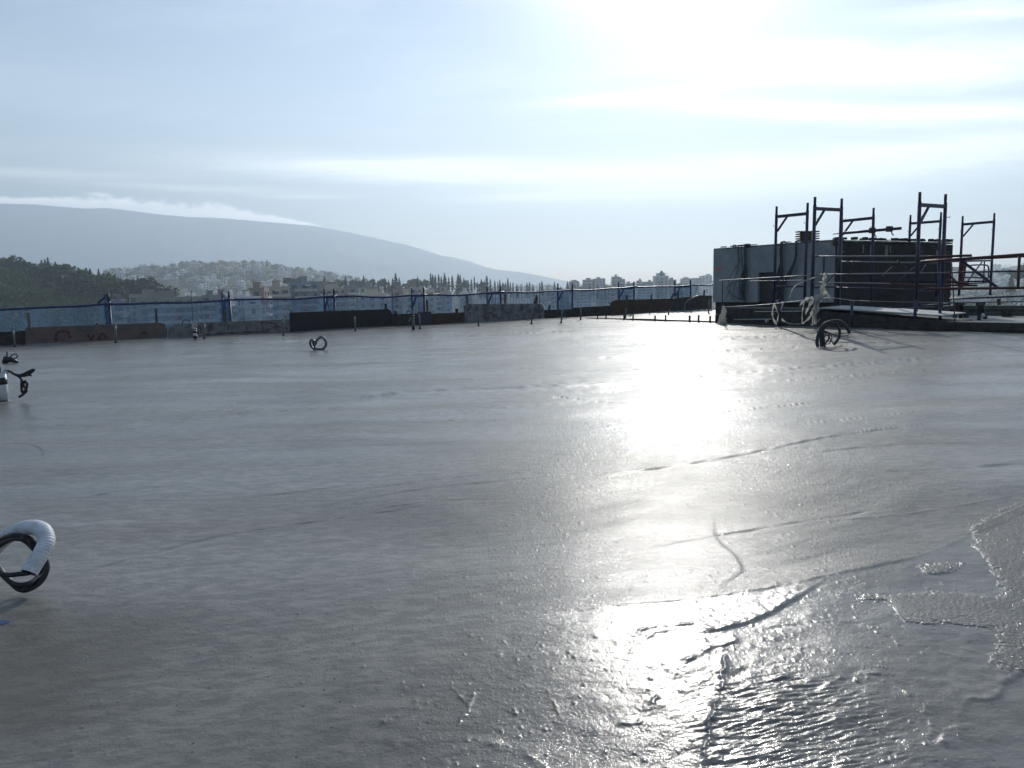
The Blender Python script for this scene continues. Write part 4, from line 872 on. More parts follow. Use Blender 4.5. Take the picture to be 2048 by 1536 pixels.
def tangle(c, n, rad, seed, lb, m_=M_cable, r0=.008, flat=.5):
    rs = random.Random(seed); rt = empty('cable_coil', c); tag(rt, lb, 'cable coil', 'coils of cable on the stair house')
    for i in range(n):
        a0 = rs.uniform(0, 6.3); k = rs.uniform(.5, 1.1); q = []; ph = rs.uniform(0, 6)
        for j in range(9):
            a = a0 + j * rs.uniform(.5, .9); q.append((math.cos(a) * rad * k * U.x + rs.uniform(-.02, .02), math.cos(a) * rad * k * U.y, rad * flat * k * (math.sin(a) + .9) + rs.uniform(-.01, .01)))
        MB().tube(spline(q, 4), r0, 6).build('cable', m_, rt, True)
tangle(AT(1678, 492, 17.2), 7, .20, 8, 'tangled cables at the front corner of the stair house roof', M_cable, .008, .5)
tangle(AT(1715, 490, 17.6), 4, .22, 9, 'loose cables lying along the dark roof edge', M_cable, .006, .2)
tangle(house.location + hp(.72, -.02, TOPZ + .04), 5, .12, 10, 'pale thin hose coiled on the roof edge at left', M_white, .006, .3)
tangle(house.location + hp(1.12, 0, TOPZ + .02), 6, .12, 12, 'dark cable knot where the bundle leaves the roof', M_cable, .010, .3)

# ------------------------------------------------------------------ torn white film on the guard rail
def ribbon(parent, pts, Yd, w0, w1, tw, name='film_strip'):
    q = [AT(x, y, Yd + .05 * math.sin(i * 2.3)) - parent.location for i, (x, y) in enumerate(pts)]; q = spline([tuple(p) for p in q], 6); vs = []; fs = []
    for i, p in enumerate(q):
        t = i / (len(q) - 1); d = (q[min(i + 1, len(q) - 1)] - q[max(i - 1, 0)]).normalized(); s = d.cross(Vector((0, 1, 0))).normalized(); n_ = d.cross(s)
        an = tw * math.sin(t * 5 + len(q)) ; wv = (w0 + (w1 - w0) * t) * (.85 + .35 * math.sin(t * 17 + len(q)))
        a_ = s * math.cos(an) + n_ * math.sin(an); pl = n_ * .012 * math.sin(t * 31)
        vs += [p - a_ * wv / 2, p - a_ * wv * .15 + n_ * .02 + pl, p + a_ * wv * .2 - n_ * .02, p + a_ * wv / 2 + pl]
        if i: b0 = 4 * (i - 1); fs += [(b0 + k, b0 + k + 1, b0 + k + 5, b0 + k + 4) for k in range(3)]
    return mesh_obj(name, vs, fs, M_film, parent, True)
r = empty('torn_film', AT(1647, 600, 13.75)); tag(r, 'shreds of torn white film tied on the hand rail, blowing left', 'plastic film')
for pts, w0, w1, tw in (([(1650, 550), (1646, 570), (1643, 590), (1636, 606)], .05, .14, .15), ([(1640, 590), (1634, 610), (1630, 632), (1627, 650)], .12, .07, .2), ([(1648, 546), (1650, 560), (1646, 580), (1640, 596)], .035, .07, .3), ([(1640, 594), (1634, 604), (1628, 620), (1626, 648)], .08, .045, .5), ([(1636, 590), (1626, 600), (1616, 616), (1612, 628)], .05, .07, .6),
                        ([(1626, 595), (1612, 598), (1600, 610)], .05, .07, .5), ([(1610, 600), (1605, 620), (1604, 646)], .02, .025, .2), ([(1604, 648), (1618, 636), (1628, 618)], .03, .06, .4),
                        ([(1640, 551), (1615, 560), (1590, 572), (1581, 588), (1580, 598)], .018, .014, .2), ([(1568, 603), (1564, 612), (1562, 620)], .015, .012, .2), ([(1643, 592), (1652, 586), (1662, 600)], .09, .04, .5),
                        ([(1646, 600), (1654, 596), (1659, 602), (1652, 598)], .07, .05, .8), ([(1622, 650), (1632, 646), (1640, 638)], .03, .02, .3), ([(1636, 600), (1631, 620), (1632, 650)], .05, .03, .3)): ribbon(r, pts, 13.7, w0, w1, tw)
r = empty('torn_film', AT(1552, 640, 14.9)); tag(r, 'narrow loop of white film hanging by the dark stake', 'plastic film')
for pts, w0, w1 in (([(1549, 606), (1545, 622), (1546, 636), (1553, 650)], .03, .045), ([(1549, 608), (1554, 622), (1557, 630), (1553, 648)], .025, .03), ([(1562, 638), (1575, 646), (1590, 648), (1606, 647)], .035, .02)): ribbon(r, pts, 14.9, w0, w1, .4)
r = empty('white_bag', AT(1446, 649, 16.3)); tag(r, 'crumpled white bag tied round the left rail post', 'bag')
rs = random.Random(4); vs = []; fs = []
Hb = AT(1446, 611, 16.3).z - r.location.z
for i in range(15):
    t = i / 14; R0 = (.062 * (1 - t) ** .7 + .018) * (1.0 if t < .9 else .6)
    for j in range(16):
        a = 2 * PI * j / 16; rr_ = R0 * (1 + .30 * math.sin(a * 5 + t * 4) + .20 * rs.uniform(-1, 1)); vs.append((rr_ * math.cos(a) - .015 * math.sin(t * 6), rr_ * math.sin(a), Hb * t))
        if i: fs.append(((i - 1) * 16 + j, (i - 1) * 16 + (j + 1) % 16, i * 16 + (j + 1) % 16, i * 16 + j))
mesh_obj('bag_skin', vs, fs, M_film, r, True); MB().tube([(.025 * math.cos(a), .025 * math.sin(a), Hb * .93) for a in np.linspace(0, 6.3, 12)], .006, 5).build('tie', M_white, r, True)
c = EP(1534, 645, .05); r = empty('round_cap', c); tag(r, 'small white round cap on the form board by the stair house', 'cap')
MB().tube([(0, -.03, .03), (0, .02, .03)], .035, 14).build('cap_disc', M_white, r, True); MB().tube([(0, -.034, .03), (0, -.0305, .03)], .018, 12).build('cap_hole', M_greypipe, r, True)

# ------------------------------------------------------------------ hoses and pipes rising out of the slab
def path(parent, pts, r0, m_, name, n=6, k=8):         # pts: (px, py, Y)
    q = [AT(x, y, Y_) - parent.location for x, y, Y_ in pts]; q = [Vector((p.x, p.y, max(p.z, -parent.location.z + r0 * .6))) for p in q]
    return MB().tube(spline([tuple(p) for p in q], n), r0, k).build(name, m_, parent, True)
# corrugated hose with two black cables, foreground left
c = PX(45, 1190); Yc = c.y; r = empty('hose_end', (c.x, c.y, 0)); tag(r, 'white corrugated hose end with black cable loops at the left picture edge', 'hose')
def corr(parent, pts, R0, m_, name, pitch=.0075, depth=.0010, nseg=16):
    q = [AT(x, y, Y_) - parent.location for x, y, Y_ in pts]; q = spline([tuple(p) for p in q], 12); L = [0]
    for a, b_ in zip(q, q[1:]): L.append(L[-1] + (b_ - a).length)
    ns_ = int(L[-1] / pitch * 4); pts_ = []; rs_ = []
    for i in range(ns_ + 1):
        s = L[-1] * i / ns_; k = max(0, min(np.searchsorted(L, s) - 1, len(q) - 2)); t = (s - L[k]) / max(L[k + 1] - L[k], 1e-9); pts_.append(q[k].lerp(q[k + 1], t)); rs_.append(R0 - depth * (1 if i % 4 >= 2 else 0))
    return MB().tube(pts_, R0, nseg, False, rs_).build(name, m_, parent, True), pts_
M_hose = mat('dusty_white_hose', (.74, .74, .75), .5, scale=22, col2=(.55, .55, .56), bump=.0008, bscale=70)
h_, hp_ = corr(r, [(-75, 1245, Yc + .12), (-50, 1160, Yc + .13), (-12, 1100, Yc + .12), (22, 1068, Yc + .09), (58, 1055, Yc + .04), (84, 1060, Yc), (93, 1080, Yc - .03), (84, 1104, Yc - .06), (70, 1126, Yc - .08), (58, 1146, Yc - .10)], .0235, M_hose, 'corrugated_hose')
tip = hp_[-1]; tdir = (hp_[-1] - hp_[-4]).normalized(); MB().tube([tip - tdir * .03, tip - tdir * .002], .0195, 16).build('hose_mouth', M_black, h_, True)
path(r, [(-60, 1150, Yc), (-30, 1110, Yc), (5, 1078, Yc - .01), (34, 1070, Yc - .03), (62, 1080, Yc), (84, 1105, Yc + .03), (94, 1135, Yc + .02), (82, 1162, Yc), (58, 1178, Yc - .02), (38, 1178, Yc - .02), (14, 1156, Yc - .02), (-10, 1130, Yc), (-40, 1120, Yc)], .0085, M_black, 'black_cable')
path(r, [(-50, 1160, Yc), (-20, 1108, Yc), (14, 1082, Yc - .02), (44, 1078, Yc - .03), (70, 1100, Yc + .03), (86, 1128, Yc + .04), (80, 1150, Yc + .02), (56, 1168, Yc - .03), (28, 1168, Yc - .04), (2, 1146, Yc - .03), (-20, 1130, Yc)], .0085, M_black, 'black_cable')
path(r, [(58, 1146, Yc - .10), (40, 1148, Yc - .10), (16, 1150, Yc - .11), (-14, 1146, Yc - .12), (-40, 1150, Yc - .10)], .0075, M_black, 'black_cable')
c = PX(2, 1250); o = MB().prism([(-.035 + .055 * math.cos(a) * (1 + .1 * math.sin(3 * a)), .024 * math.sin(a)) for a in np.linspace(0, 2 * PI, 18)[:-1]], 0.002, .006).build('blue_scrap', M_bluescrap); o.location = c; tag(o, 'scrap of blue plastic at the left picture edge below the hose', 'plastic scrap')

def taped_pipe(x, yb, yt, R0, lb, bands, name='taped_pipe', m_=M_white):
    b0 = PX(x, yb); r = empty(name, b0); tag(r, lb, 'pipe'); h = AT(x, yt, b0.y).z
    MB().tube([(0, 0, -.02), (0, 0, h)], R0, 14).build('pipe', m_, r, True)
    for z0, z1 in bands: MB().tube([(0, 0, h * z0), (0, 0, h * z1)], R0 * 1.07, 14).build('tape_band', M_black, r, True)
    return r, b0.y, h
r, Yp, h = taped_pipe(7, 803, 747, .044, 'pair of thick white pipes wrapped with black tape, left picture edge', ((.62, .86), (-.02, .05)))
MB().tube([(-.07, -.03, -.02), (-.07, -.03, h * .98)], .036, 14).build('pipe', M_white, r, True)
path(r, [(6, 747, Yp), (10, 742, Yp), (20, 743, Yp), (30, 749, Yp), (42, 750, Yp), (55, 744, Yp), (67, 739, Yp), (66, 742, Yp), (54, 750, Yp), (40, 752, Yp), (28, 748, Yp)], .011, M_black, 'black_cable')
path(r, [(30, 749, Yp), (44, 752, Yp), (58, 750, Yp), (63, 751, Yp)], .010, M_black, 'black_cable')
path(r, [(26, 747, Yp), (36, 752, Yp), (43, 759, Yp), (43, 772, Yp), (45, 785, Yp), (52, 778, Yp), (54, 768, Yp), (50, 762, Yp), (47, 770, Yp), (53, 781, Yp), (46, 789, Yp), (38, 794, Yp)], .011, M_black, 'black_cable')
path(r, [(1, 748, Yp), (1, 734, Yp)], .006, M_greypipe, 'thin_rod'); path(r, [(5, 752, Yp), (8, 745, Yp), (14, 743, Yp), (16, 748, Yp)], .014, M_white, 'white_cable')
b0 = PX(21, 725); r = empty('cable_clump', b0); tag(r, 'small black clump of taped cables low on the slab, far left', 'cable clump'); Yp = b0.y
MB().tube([(-.10, 0, .0), (-.05, 0, .05), (.02, 0, .04), (.11, 0, .0)], .04, 10, True, [.03, .055, .04, .015]).build('tape_wad', M_black, r, True)
path(r, [(14, 722, Yp), (14, 703, Yp)], .009, M_rebar, 'thin_rod'); path(r, [(7, 715, Yp), (16, 716, Yp), (22, 714, Yp)], .014, M_black, 'black_cable')
path(r, [(20, 716, Yp), (24, 710, Yp), (32, 708, Yp), (35, 712, Yp), (30, 717, Yp), (22, 718, Yp)], .010, M_greypipe, 'grey_cable'); path(r, [(28, 723, Yp), (33, 724, Yp)], .02, M_white, 'pale_offcut')
r, Yp, h = taped_pipe(391, 680, 655, .040, 'white pipe with black tape bands and a round cable loop, by the tall thin rod', ((.55, .75), (.12, .36), (.82, .90)))
path(r, [(391, 655, Yp), (386, 648, Yp), (380, 642, Yp), (371, 640, Yp), (365, 645, Yp), (366, 652, Yp), (373, 655, Yp), (380, 652, Yp), (382, 646, Yp), (377, 640, Yp)], .010, M_black, 'black_cable', 8)
path(r, [(388, 656, Yp), (384, 648, Yp), (381, 644, Yp)], .014, M_white, 'white_cable'); path(r, [(394, 656, Yp), (392, 651, Yp), (389, 648, Yp)], .014, M_greypipe, 'grey_cable')
b0 = PX(633, 700); r = empty('hose_loop', b0); tag(r, 'grey hose loop with a smaller black loop lying on the open slab', 'hose loop', None); Yp = b0.y
path(r, [(629, 698, Yp), (637, 699, Yp), (645, 698, Yp), (651, 692, Yp), (652, 684, Yp), (648, 677, Yp), (643, 674, Yp), (637, 677, Yp), (632, 684, Yp), (630, 690, Yp)], .021, M_greypipe, 'grey_hose', 8, 10)
path(r, [(634, 687, Yp), (629, 683, Yp), (624, 680, Yp), (620.5, 683, Yp), (621, 690, Yp), (625, 696, Yp), (630, 698, Yp), (628, 690, Yp), (625, 683, Yp)], .016, M_black, 'black_hose', 8, 8)
r, Yp, h = taped_pipe(827, 659, 630, .034, 'grey pipe with drooping cables left of the small blue grey panel', ((-.02, .28), (.86, .95)), m_=M_greypipe)
path(r, [(828, 631, Yp), (824, 625, Yp), (818, 621, Yp), (814, 624, Yp), (814, 628, Yp)], .013, M_slate, 'blue_cable'); path(r, [(824, 632, Yp), (820, 638, Yp), (818, 643, Yp)], .008, M_white, 'white_cable'); path(r, [(822, 634, Yp), (824, 642, Yp), (826, 650, Yp)], .012, M_black, 'black_cable')
path(r, [(818, 643, Yp), (822, 640, Yp), (820, 634, Yp), (826, 628, Yp)], .008, M_rebar, 'thin_wire')
# big hose loops, right
b0 = PX(1652, 695); r = empty('hose_loops', b0); tag(r, 'large dark hose loops springing from the slab in the glare at right', 'hose loops'); Yp = b0.y
path(r, [(1636, 696, Yp), (1634, 684, Yp), (1638, 665, Yp), (1648, 649, Yp), (1662, 643, Yp + .02), (1678, 642, Yp + .05), (1690, 650, Yp + .08), (1699, 665, Yp + .1)], .022, M_slate, 'thick_hose', 8, 10)
path(r, [(1643, 697, Yp), (1642, 682, Yp), (1642, 668, Yp), (1650, 654, Yp), (1662, 646, Yp), (1672, 648, Yp), (1679, 660, Yp), (1678, 674, Yp), (1672, 684, Yp), (1667, 689, Yp)], .018, M_black, 'thick_hose', 8, 10)
path(r, [(1646, 697, Yp), (1646, 680, Yp), (1645, 662, Yp)], .018, M_black, 'thick_hose', 6, 8); path(r, [(1650, 697, Yp), (1649, 684, Yp), (1648, 672, Yp), (1650, 668, Yp)], .010, M_black, 'thin_cable')
path(r, [(1648, 662, Yp), (1654, 670, Yp), (1660, 677, Yp), (1661, 684, Yp), (1655, 688, Yp), (1648, 686, Yp), (1648, 676, Yp), (1655, 668, Yp)], .007, M_black, 'thin_cable'); path(r, [(1650, 664, Yp), (1662, 670, Yp), (1664, 682, Yp), (1668, 690, Yp)], .007, M_black, 'thin_cable')
path(r, [(1648, 661, Yp), (1662, 667, Yp), (1674, 672, Yp), (1686, 672, Yp), (1696, 670, Yp + .05), (1699, 665, Yp + .1)], .007, M_black, 'thin_cable'); path(r, [(1656, 668, Yp), (1658, 675, Yp), (1653, 684, Yp), (1646, 686, Yp)], .012, M_black, 'thin_cable')
path(r, [(1650, 697, Yp), (1658, 695, Yp - .02), (1672, 696, Yp), (1684, 692, Yp)], .006, M_black, 'thin_cable')
for x, y, lb in ((1437, 774, 'small dark stone in the middle of the glare'), (1769, 720, 'small dark stone right of the glare'), (1119, 757, 'tiny dark stone left of the glare')):
    c = PX(x, y); s = .012 * c.y / 6; bm = bmesh.new(); bmesh.ops.create_icosphere(bm, subdivisions=2, radius=s)
    for v in bm.verts: v.co *= 1 + .25 * math.sin(v.co.x / s * 5 + v.co.y / s * 3)
    me = bpy.data.meshes.new('stone'); bm.to_mesh(me); bm.free(); o = link('stone', me, M_dwood); o.location = c; o.scale = (1.4, 1, .7); tag(o, lb, 'stone', 'small stones on the wet slab')
# the building under the slab
bw = MB().prism([tuple((W0 + U * a + N * b_).xy) for a, b_ in ((-40, -.002), (-40, .0), (40, .0), (40, -.002))], -24, -.06)
MB().prism([tuple((W0 + U * a + V * b_).xy) for a, b_ in ((-16, .04), (19, .04), (19, 40), (-16, 40))], -24, -.05).build('building_below', mat('render_wall', (.4, .38, .34), .85, scale=1)); tag(bpy.data.objects['building_below'], 'concrete building body below the fresh roof slab', 'building')
# ------------------------------------------------------------------ trees
M_leaf = {}
def leaf_mat(name, a, b_):
    m = bpy.data.materials.new(name); m.use_nodes = True; g = NT(m.node_tree); b = g.n['Principled BSDF']
    co = g.coord('Object'); oi = g.n.new('ShaderNodeObjectInfo').outputs['Random']
    f = g.m('ADD', g.m('MULTIPLY', g.noise(co, .35, 4, .6), .9), g.m('MULTIPLY_ADD', oi, .3, -.15))
    g.put(b.inputs['Base Color'], g.mix(g.ss(f, .3, .62), a, b_)); b.inputs['Roughness'].default_value = .7; b.inputs['Specular IOR Level'].default_value = .2
    return m
M_pine = leaf_mat('pine_leaf', (.026, .046, .016), (.085, .125, .035)); M_cyp = leaf_mat('cypress_leaf', (.016, .030, .016), (.040, .058, .026)); M_bush = leaf_mat('broadleaf', (.035, .058, .02), (.095, .125, .045))
M_trunk = mat('bark', (.09, .07, .05), .9, scale=3, col2=(.05, .04, .03))
def crown_arrays(kind, h, seed, n):
    rs = np.random.RandomState(seed); P = []; S = []
    if kind == 'cypress':
        t = rs.rand(n) ** .8; R0 = h * .085 * (1 - t) ** .55 * (.55 + .45 * np.sin(np.clip(t * 3, 0, 1) * PI / 2)) * (1 + .25 * np.sin(t * 23 + seed)); a = rs.rand(n) * 2 * PI; k = rs.rand(n) ** .4
        P = np.stack([np.cos(a) * R0 * k, np.sin(a) * R0 * k, h * (.06 + .94 * t)], -1); S = h * .035 * (1.1 - .6 * t)
    elif kind == 'conifer':
        t = rs.rand(n); lay = .6 + .4 * np.abs(np.sin(t * 26 + seed)); R0 = h * .24 * (1 - t) ** .9 * lay; a = rs.rand(n) * 2 * PI; k = rs.rand(n) ** .5
        P = np.stack([np.cos(a) * R0 * k, np.sin(a) * R0 * k, h * (.12 + .88 * t) - R0 * k * .2], -1); S = h * .045 * (1.1 - .6 * t)
    else:
        m = 9 if kind == 'pine' else 7; c = rs.randn(m, 3) * np.array([.20, .20, .12 if kind == 'pine' else .16]) * h; c[:, 2] += h * (.68 if kind == 'pine' else .55); w_ = (.12 + .10 * rs.rand(m)) * h
        i = rs.randint(0, m, n); d = rs.randn(n, 3); d /= np.linalg.norm(d, axis=1)[:, None]; k = rs.rand(n) ** .35
        P = c[i] + d * (w_[i] * k)[:, None] * np.array([1.15, 1.15, .75]); S = h * .05 * (.6 + .8 * rs.rand(n))
    n_ = rs.randn(n, 3); n_ /= np.linalg.norm(n_, axis=1)[:, None]; u = np.cross(n_, rs.randn(n, 3)); u /= np.linalg.norm(u, axis=1)[:, None]; v = np.cross(n_, u)
    S = np.broadcast_to(S, (n,))[:, None] * (.6 + .8 * rs.rand(n, 1))
    tri = np.stack([P + u * S, P - u * S * .5 + v * S * .9, P - u * S * .5 - v * S * .9], 1)   # (n, 3, 3)
    return tri
def tri_mesh(name, tri, m_):
    tri = tri.reshape(-1, 3); k = len(tri) // 3; me = bpy.data.meshes.new(name); me.vertices.add(len(tri)); me.vertices.foreach_set('co', tri.reshape(-1).astype(np.float32))
    me.loops.add(3 * k); me.loops.foreach_set('vertex_index', np.arange(3 * k, dtype=np.int32)); me.polygons.add(k); me.polygons.foreach_set('loop_start', (np.arange(k) * 3).astype(np.int32)); me.polygons.foreach_set('loop_total', np.full(k, 3, np.int32))
    me.update(calc_edges=True); me.materials.append(m_); return me
LM = {'cypress': M_cyp, 'conifer': M_cyp, 'pine': M_pine, 'bushy': M_bush}
PRO = {}
def tree_proto(kind, v):
    if (kind, v) in PRO: return PRO[kind, v]
    h = 10.0; nm_ = {'cypress': 'cypress_tree', 'conifer': 'conifer_tree', 'pine': 'pine_tree', 'bushy': 'broadleaf_tree'}[kind]
    cm = tri_mesh('crown', crown_arrays(kind, h, 100 + v * 7 + len(kind), 700 if kind in ('cypress', 'conifer') else 900), LM[kind])
    mb = MB(); mb.tube([(0, 0, -.5), (.05, .03, h * .3), (0, .05, h * (.85 if kind in ('cypress', 'conifer') else .55))], .2, 6, True, [.28, .2, .05])
    if kind in ('pine', 'bushy'):
        for a in (0, 2.1, 4.2): mb.tube([(0, 0, h * .35), (math.cos(a) * h * .1, math.sin(a) * h * .1, h * .5), (math.cos(a) * h * .2, math.sin(a) * h * .2, h * .62)], .1, 5, True, [.12, .08, .03])
    tm = bpy.data.meshes.new('trunk'); tm.from_pydata(mb.v, [], mb.f); tm.materials.append(M_trunk)
    PRO[kind, v] = (nm_, cm, tm); return PRO[kind, v]
def plant(kind, v, x, y, z, h, label, cat='tree', group=None, rz=0, sxy=1.0):
    nm_, cm, tm = tree_proto(kind, v); r = empty(nm_, (x, y, z), rz); r.scale = (h / 10 * sxy, h / 10 * sxy, h / 10)
    link('crown', cm, None, r); link('trunk', tm, None, r); tag(r, label, cat, group); return r
def at_ground(xp, D, yref=575):    # a bearing and a distance -> ground point
    a = az_of(xp, yref); x, y = math.sin(a) * D, math.cos(a) * D; return x, y, land1(x, y)
def ztop(xp, yp, D): p = AT(xp, yp, D * math.cos(az_of(xp, yp))); return p.z

def wood(name, pts, seed, label, kinds=('pine',), hs=(8, 14), n=150):   # a wood that reads as one mass
    rs = np.random.RandomState(seed); T = []
    for i, (x, y) in enumerate(pts):
        k = kinds[rs.randint(len(kinds))]; h = rs.uniform(*hs); t = crown_arrays(k, h, seed * 1000 + i, n); T.append(t + np.array([x, y, 0]))
    pts = np.array(pts); z = land(pts[:, 0], pts[:, 1]); T = [t + np.array([0, 0, zz - .5]) for t, zz in zip(T, z)]
    o = link(name, tri_mesh(name, np.concatenate(T), M_pine)); tag(o, label, 'wood', kind='stuff'); return o
LMK = [(218, 'the first blue frame'), (300, 'the end of the wood'), (12, 'the left picture edge'), (88, 'the left edge treetops'), (150, 'the falling end of the wood'), (384, 'the tall thin rod'), (465, 'the second blue frame'), (537, 'the lone cypress'), (605, 'the large blue grey block'), (677, 'the third blue frame'), (730, 'the low cream block'), (784, 'the middle rod'), (857, 'the fourth blue frame'),
       (935, 'the long cypress row'), (1015, 'the fifth blue frame'), (1079, 'the rod by the concrete panel'), (1157, 'the sixth blue frame'), (1215, 'the mast block'), (1283, 'the seventh blue frame'), (1322, 'the pale tower'), (1399, 'the last blue frame'),
       (1905, 'the stair house end'), (1950, 'the round cornered hoop'), (1982, 'the rightmost frame'), (2036, 'the red edge upright')]
seen_t = {}
def near(xp):
    m = min(LMK, key=lambda q: abs(q[0] - xp)); return ('left of ' if xp < m[0] - 4 else ('right of ' if xp > m[0] + 4 else 'in line with ')) + m[1]
def uniq(head, xp):
    for e in ('', 'another ', 'shorter ', 'smaller ', 'thin '):
        lb = f'{e}{head}, {near(xp)}'
        if lb not in seen_t: break
    seen_t[lb] = 1; return lb
rs = np.random.RandomState(2); pts = []
for i in range(1500):
    xp = rs.uniform(-160, 330); D = rs.uniform(230, 640); a = az_of(xp, 575)
    if xp > 215 + (D - 300) * .34: continue
    pts.append((math.sin(a) * D, math.cos(a) * D))
wood('woodland', pts, 3, 'dark green wooded hillside at the far left', ('pine', 'pine', 'bushy', 'conifer'), (7, 14), 210)
SKY_T = [(12, 513, 'pine'), (52, 512, 'pine'), (33, 517, 'pine'), (88, 520, 'conifer'), (95, 519, 'conifer'), (101, 515, 'conifer'), (75, 525, 'pine'), (115, 524, 'conifer'), (122, 525, 'pine'), (135, 533, 'pine'), (108, 527, 'pine'), (160, 535, 'conifer'), (178, 534, 'pine'),
         (183, 537, 'cypress'), (200, 538, 'cypress'), (212, 546, 'pine'), (235, 552, 'pine'), (262, 558, 'pine'), (283, 553, 'pine'), (296, 556, 'pine'), (150, 540, 'pine'), (222, 550, 'pine'), (250, 556, 'pine')]
wh = ['round crowned pine', 'broad pine', 'ragged pine']
for i, (xp, yp, k) in enumerate(SKY_T):
    D = 560 - i * 5; x, y, z = at_ground(xp, D); zt_ = ztop(xp, yp, D); h = min(max(zt_ - z, 7), 22)
    plant(k, i % 4, x, y, zt_ - h, h, uniq(f"{'slender dark' if k != 'pine' else 'rounded dark'} {k} on the wooded skyline", xp), group='trees on the skyline of the wooded hill', rz=i, sxy=1.0 if k == 'pine' else .9)
# the cypress row
CY = [(862, 546), (866, 549), (871, 551), (878, 549), (883, 553), (890, 546), (898, 554), (905, 551), (917, 548), (921, 550), (928, 556), (936, 560), (943, 558), (949, 553), (955, 563), (963, 558), (969, 561), (974, 551), (981, 557), (990, 561), (996, 563), (1000, 559), (1006, 565),
      (1011, 565), (1016, 556), (1021, 565), (1026, 565), (1034, 568), (1042, 568), (1054, 565), (1059, 564), (1066, 568), (1084, 562), (1096, 569), (1109, 563), (1135, 562), (1150, 570), (1180, 568), (1187, 565), (1195, 568), (1210, 568), (1231, 569), (1260, 571), (728, 551), (650, 552),
      (627, 556), (700, 562), (770, 556), (740, 563), (836, 553), (713, 558), (756, 561), (612, 560)]
for i, (xp, yp) in enumerate(CY):
    D = 560 + (i * 37 % 90) - 30 + (60 if xp > 1040 else 0); x, y, z = at_ground(xp, D); zt_ = ztop(xp, yp, D); k = 'conifer' if i in (5, 8, 15, 35) else 'cypress'
    h = 9.5 + (i * 13 % 7) * .7 + (3 if yp < 552 else 0)
    side = 'left of the long row' if xp < 840 else ('in the dense middle of the row' if xp < 960 else ('in the right half of the row' if xp < 1090 else 'standing apart right of the row'))
    plant(k, i % 5, x, y, zt_ - h, h, uniq(f"{'tall ' if yp < 553 else ('low ' if yp > 564 else '')}pointed dark {k} on the skyline", xp), group='cypresses along the skyline', rz=i * 1.3, sxy=1.0 + .5 * (i * 7 % 5) / 5)
PN = [(792, 546, 'conifer', 1.5), (799, 555, 'conifer', 1.3), (786, 556, 'conifer', 1.2), (692, 553, 'conifer', 1.1), (680, 557, 'pine', 1.1), (662, 558, 'bushy', 1.0), (706, 559, 'pine', 1), (747, 556, 'pine', .9), (763, 556, 'pine', 1.1), (778, 560, 'conifer', 1), (720, 561, 'pine', .8), (737, 560, 'bushy', .8),
      (829, 556, 'pine', 1.1), (842, 558, 'pine', 1), (855, 558, 'pine', .9), (818, 561, 'bushy', .9), (598, 555, 'pine', 1), (588, 549, 'bushy', 1), (576, 551, 'bushy', 1), (640, 561, 'pine', .9), (617, 561, 'pine', .8), (930, 561, 'pine', 1), (965, 563, 'pine', 1)]
for i, (xp, yp, k, s) in enumerate(PN):
    D = 540 + (i * 29 % 60); x, y, z = at_ground(xp, D); zt_ = ztop(xp, yp, D); h = 9.5 * s + 1
    plant(k, i % 4, x, y, zt_ - h, h, uniq({'conifer': 'broad based dark conifer over the flats', 'pine': 'rounded pine among the cypresses', 'bushy': 'loose leafy tree beside the flats'}[k], xp), group='broad trees along the skyline', rz=i)
x, y, z = at_ground(537, 1180); plant('cypress', 1, x, y, ztop(537, 518, 1180) - 22, 22, 'tall lone cypress at the right end of the hill town skyline', sxy=.8)
rs = np.random.RandomState(6); pts = []
for i in range(520):
    xp = rs.uniform(600, 1460); D = rs.uniform(520, 660); a = az_of(xp, 575); pts.append((math.sin(a) * D, math.cos(a) * D))
# ------------------------------------------------------------------ buildings
WALLS = [('cream_wall', (.74, .67, .51)), ('white_wall', (.85, .83, .78)), ('beige_wall', (.52, .46, .37)), ('grey_wall', (.30, .31, .31)), ('rose_wall', (.40, .30, .26)), ('ochre_wall', (.60, .48, .26)), ('stone_wall', (.33, .31, .27)), ('blue_grey_wall', (.27, .31, .36))]
MW = [mat(n, c, .85, scale=.25, col2=tuple(v * .82 for v in c), spec=.2) for n, c in WALLS]
CN = ['cream', 'white', 'beige', 'grey', 'rose', 'ochre', 'stone', 'bluish']
M_win = mat('window_dark', (.035, .042, .05), .25, spec=.6); M_slabs = mat('balcony_white', (.52, .51, .48), .8, scale=.3); M_tile = mat('roof_tile', (.26, .11, .07), .8, scale=2); M_awn = mat('awning_pale', (.50, .48, .38), .8); M_roof = mat('flat_roof', (.33, .32, .30), .9, scale=.3); M_tank = mat('roof_tank', (.30, .30, .32), .5)
